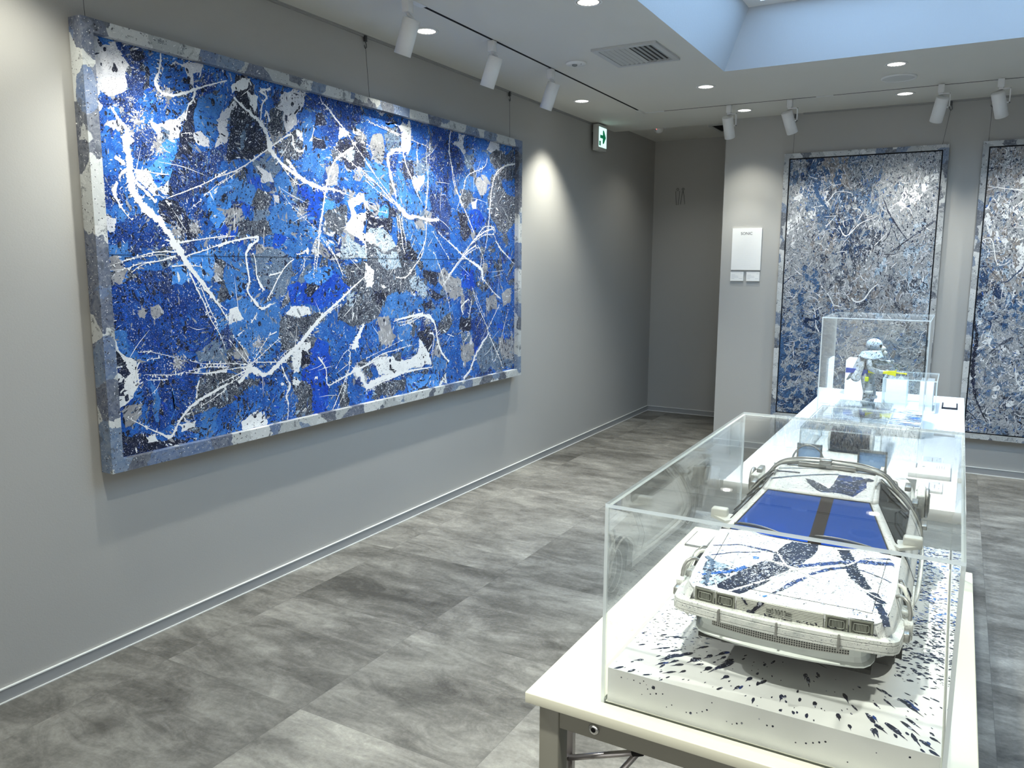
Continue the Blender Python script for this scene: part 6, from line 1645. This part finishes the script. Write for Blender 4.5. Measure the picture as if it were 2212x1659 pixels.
    MB().box((x0_ + f_w, y0_ + .0028, za + f_w), (x1_ - f_w, y0_ + .0040, zb - f_w * 1.6)).build('vent_face', M_vface, vo)
MB().box((-.052, .462, .1925), (.044, .474, .2005), bev=.002).box((-.016, .458, .199), (.004, .474, .209), bev=.002).build('roof_bar', M_metal, CAR)
MB().box((-.004, .4605, .1945), (.006, .4635, .2000)).build('roof_bar_tag', M_card, CAR)
hose('loop_cable', [(-.088, .640, .140), (-.089, .640, .165), (-.078, .640, .186), (-.058, .640, .194), (-.038, .640, .184), (-.028, .640, .160), (-.027, .640, .142)], .0018)
hose('loop_cable', [(-.044, .60, .142), (-.036, .59, .164), (-.022, .585, .180), (-.012, .580, .184), (-.008, .575, .172), (-.016, .57, .150)], .0013)
hose('loop_cable', [(-.014, .57, .150), (-.016, .58, .170), (-.006, .58, .183), (.008, .58, .180), (.022, .58, .162), (.030, .57, .142)], .0013)
hose('loop_cable', [(.020, .50, .165), (.040, .50, .163), (.058, .50, .170), (.072, .50, .184), (.078, .50, .196)], .0018)
hose('loop_cable', [(.070, .50, .150), (.070, .50, .165), (.073, .50, .186)], .0018, M_mir)
hose('loop_cable', [(.086, .56, .150), (.094, .56, .162), (.106, .56, .160), (.108, .56, .148)], .0016)
MB().box((-.018, .575, .138), (.034, .610, .165), bev=.002).build('reactor_box', M_dark, CAR)
rb = MB()
for k in range(5): rb.box((-.014, .5735, .146 + k * .0037), (.004, .5755, .1475 + k * .0037))
rb.build('reactor_fins', M_mir, CAR)
MB().lathe([(.010, 0), (.010, .012), (.007, .016), (.0001, .017)], 20, 0, Matrix.Translation((-.004, .592, .165)), cap=False).build('reactor_cap', M_mir, CAR)
MB().sphere((-.004, .578, .176), .0032, n=10).build('yellow_knob', simple('yellow', (.75, .50, .02), .4, nscale=30), CAR)
for x in (-.028, .022): MB().box((x - .010, .571, .150), (x + .010, .577, .157), bev=.002).build('blue_light', simple('blue_gear_%d' % int(x * 1000 + 100), (.0, .16, .55), .3, nscale=20, **{'i_Emission_Color': (0, .3, 1, 1), 'i_Emission_Strength': .5}), CAR)
# rear plate, tail lamps
MB().box((-.10, .7025, .09), (.10, .7050, .125)).build('tail_lamps', M_dark, CAR)

# small rectangular plate on the board, left of the bonnet


# ------------------------------------------------------------------ the soldier figurine
FG = thing('figurine', 'paint-streaked soldier figurine in hood and mask aiming a toy rifle', 'figurine', (-.288, 3.362, .940))
def skin(name, pts, edges, rad, mat, parent, root=0, sub=1):
    me = bpy.data.meshes.new(name); me.from_pydata(pts, edges, []); me.update(); o = bpy.data.objects.new(name, me); COL.objects.link(o)
    md = o.modifiers.new('s', 'SKIN'); md.use_smooth_shade = True
    for i, v in enumerate(me.skin_vertices[0].data): r = rad[i]; v.radius = (r, r) if not isinstance(r, tuple) else r; v.use_root = (i == root)
    if sub: sb = o.modifiers.new('u', 'SUBSURF'); sb.levels = sub; sb.render_levels = sub
    bpy.context.view_layer.update(); dg = bpy.context.evaluated_depsgraph_get(); m2 = bpy.data.meshes.new_from_object(o.evaluated_get(dg)); bpy.data.objects.remove(o)
    m2.materials.clear(); m2.materials.append(mat); o = bpy.data.objects.new(name, m2); COL.objects.link(o); o.parent = parent
    for p in m2.polygons: p.use_smooth = True
    return o
m_, nt_, out_ = newmat('figure_camouflage'); g_ = NT(nt_); v_ = g_.pos()
w_ = g_.noise(v_, 48, 5, .7, 2.2); r_ = g_.n('ValToRGB', i_0=w_); cr = r_.color_ramp; cr.elements[0].position = .36; cr.elements[0].color = (.03, .03, .04, 1); cr.elements[1].position = .66; cr.elements[1].color = (.62, .65, .68, 1)
for p_, c_ in ((.43, (.22, .23, .22, 1)), (.48, (.50, .50, .45, 1)), (.54, (.30, .38, .52, 1)), (.58, (.62, .62, .57, 1))): e = cr.elements.new(p_); e.color = c_
g_.bsdf(out_, i_Base_Color=r_.outputs[0], i_Roughness=.55, i_Normal=g_.bump(w_, .003)); M_fig = m_
# x = facing direction, y = away from the camera; the figure faces right
pts = [(-.004, 0, .132), (0, 0, .160), (.004, 0, .190), (.010, 0, .214), (.014, 0, .228),            # pelvis, waist, chest, neck base, neck
       (-.004, -.018, .124), (.006, -.024, .072), (-.004, -.026, .020), (.014, -.028, .010),            # near leg to toe
       (-.004, .018, .124), (.016, .022, .072), (.010, .026, .020), (.030, .028, .010),                  # far leg
       (.002, -.032, .204), (.006, -.044, .168), (.044, -.030, .155), (.060, -.020, .158),               # near arm to wrist
       (.006, .032, .204), (.034, .040, .184), (.062, .018, .190), (.074, .006, .196)]                   # far arm raised
edges = [(0, 1), (1, 2), (2, 3), (3, 4), (0, 5), (5, 6), (6, 7), (7, 8), (0, 9), (9, 10), (10, 11), (11, 12), (3, 13), (13, 14), (14, 15), (15, 16), (3, 17), (17, 18), (18, 19), (19, 20)]
rad = [.030, .028, .034, .028, .013, .024, .019, .015, .010, .024, .019, .015, .010, .014, .012, .010, .006, .014, .012, .010, .006]
M_hel = paint('figure_pale_cloth', (.40, .50, .60), (.62, .68, .72), NV, None, .24, .2, 110, 100, 70, mid=(.08, .10, .14))
FB = skin('body', pts, edges, rad, M_fig, FG)
for s, wp in ((-1, Vector((.060, -.020, .158))), (1, Vector((.074, .006, .196)))):
    for k in range(4): MB().tube([wp + Vector((.002, 0, .004 - k * .0028)), wp + Vector((.010, -s * .003, .004 - k * .0028)), wp + Vector((.013, -s * .008, .003 - k * .0028))], [.0019, .0018, .0014], 6).build('finger', M_fig, FB)
    MB().tube([wp + Vector((.001, -s * .003, .003)), wp + Vector((.006, -s * .008, .006)), wp + Vector((.010, -s * .009, .006))], [.0021, .0018, .0015], 6).build('thumb', M_fig, FB)
hd = MB().sphere((.020, 0, .250), .024, n=24, sc=(1.05, .92, 1.12)).build('head', M_fig, FG)
MB().sphere((.013, 0, .258), .0275, n=24, sc=(1.08, .96, .92)).build('helmet', M_hel, FG)
MB().sphere((.040, -.0, .243), .0125, n=16, sc=(1.3, 1.0, 1.05)).lathe([(.0085, 0), (.009, .010), (.006, .013), (.0001, .013)], 18, 0, Matrix.Translation((.048, -.006, .232)) @ Matrix.Rotation(2.2, 4, 'Y'), cap=False).build('gas_mask', simple('mask_grey', (.50, .50, .46), .4, nscale=90, namp=.4), FG)
for s in (-1, 1): MB().lathe([(.006, 0), (.0062, .003), (.0045, .004), (.0001, .004)], 16, 0, Matrix.Translation((.036, s * .012, .256)) @ Matrix.Rotation(1.45, 4, 'Y') @ Matrix.Rotation(-s * .4, 4, 'X'), cap=False).build('goggle', M_dark, FG)
def scarf(u, v):
    a = u; r = .030 + .013 * v + .003 * sin(5 * a); return (.008 + r * 1.1 * cos(a), r * sin(a), .232 - .026 * v + .006 * cos(a + 1) * (1 - v) - .004 * sin(3 * a) * v)
so = MB().grid(scarf, [2 * pi * k / 36 for k in range(37)], [k / 6 for k in range(7)]).build('hood_collar', M_hel, FG); sm_ = so.modifiers.new('t', 'SOLIDIFY'); sm_.thickness = .003
def cape(u, v):
    a = radians(100) + u * radians(160); r = .030 + .030 * v + .004 * sin(9 * a + 3 * v); return (-.002 + r * cos(a) - .012 * v, r * .95 * sin(a), .215 - .095 * v + .006 * sin(7 * a) * v)
co = MB().grid(cape, [k / 24 for k in range(25)], [k / 10 for k in range(11)]).build('cape', M_fig, FG); sm_ = co.modifiers.new('t', 'SOLIDIFY'); sm_.thickness = .0022
MB().box((-.052, -.026, .128), (-.020, .026, .165), bev=.009).build('back_pouch', M_fig, FG)
MB().box((-.008, -.048, .118), (.006, -.040, .136), bev=.002).build('yellow_pouch', simple('acid_yellow', (.62, .70, .02), .4, nscale=40), FG)
for z, x, y in ((.075, .010, -.028), (.035, .0, -.028), (.050, .022, .022)): MB().lathe([(.017, -.006), (.0185, 0), (.017, .006)], 18, 0, Matrix.Translation((x - .004, y + .003, z)), cap=True).build('leg_strap', M_weather, FG)
for y, x in ((-.028, .004), (.028, .020)): MB().box((x - .020, y - .011, .0), (x + .024, y + .011, .014), bev=.005).build('boot', M_fig, FG)
GN = bpy.data.objects.new('toy_rifle', None); COL.objects.link(GN); 
tag(GN, 'toy rifle with blue stock and yellow barrel held by the figurine', 'toy rifle'); GN.location = (-.288, 3.334, 1.098)
bl = simple('rifle_blue', (.012, .045, .30), .4, nscale=40, namp=.3); yl = simple('rifle_yellow', (.85, .80, .03), .4, nscale=40, namp=.08)
MB().prism([(-.080, -.012), (-.080, .008), (-.020, .004), (.0, .003), (.0, -.010), (-.030, -.010)], 1, -.0045, .0045).prism([(-.035, -.008), (-.010, -.008), (-.006, -.020), (-.028, -.020)], 1, -.004, .004).build('stock', bl, GN)
MB().box((.0, -.004, -.008), (.072, .004, .003), bev=.0015).prism([(.068, -.009), (.092, -.012), (.098, -.016), (.100, .014), (.094, .006), (.070, .004)], 1, -.0045, .0045).build('receiver', yl, GN)
MB().cyl((.098, 0, -.001), (.132, 0, -.003), .0026, 10).cyl((.130, 0, -.003), (.136, 0, -.003), .0036, 10).build('barrel', yl, GN)
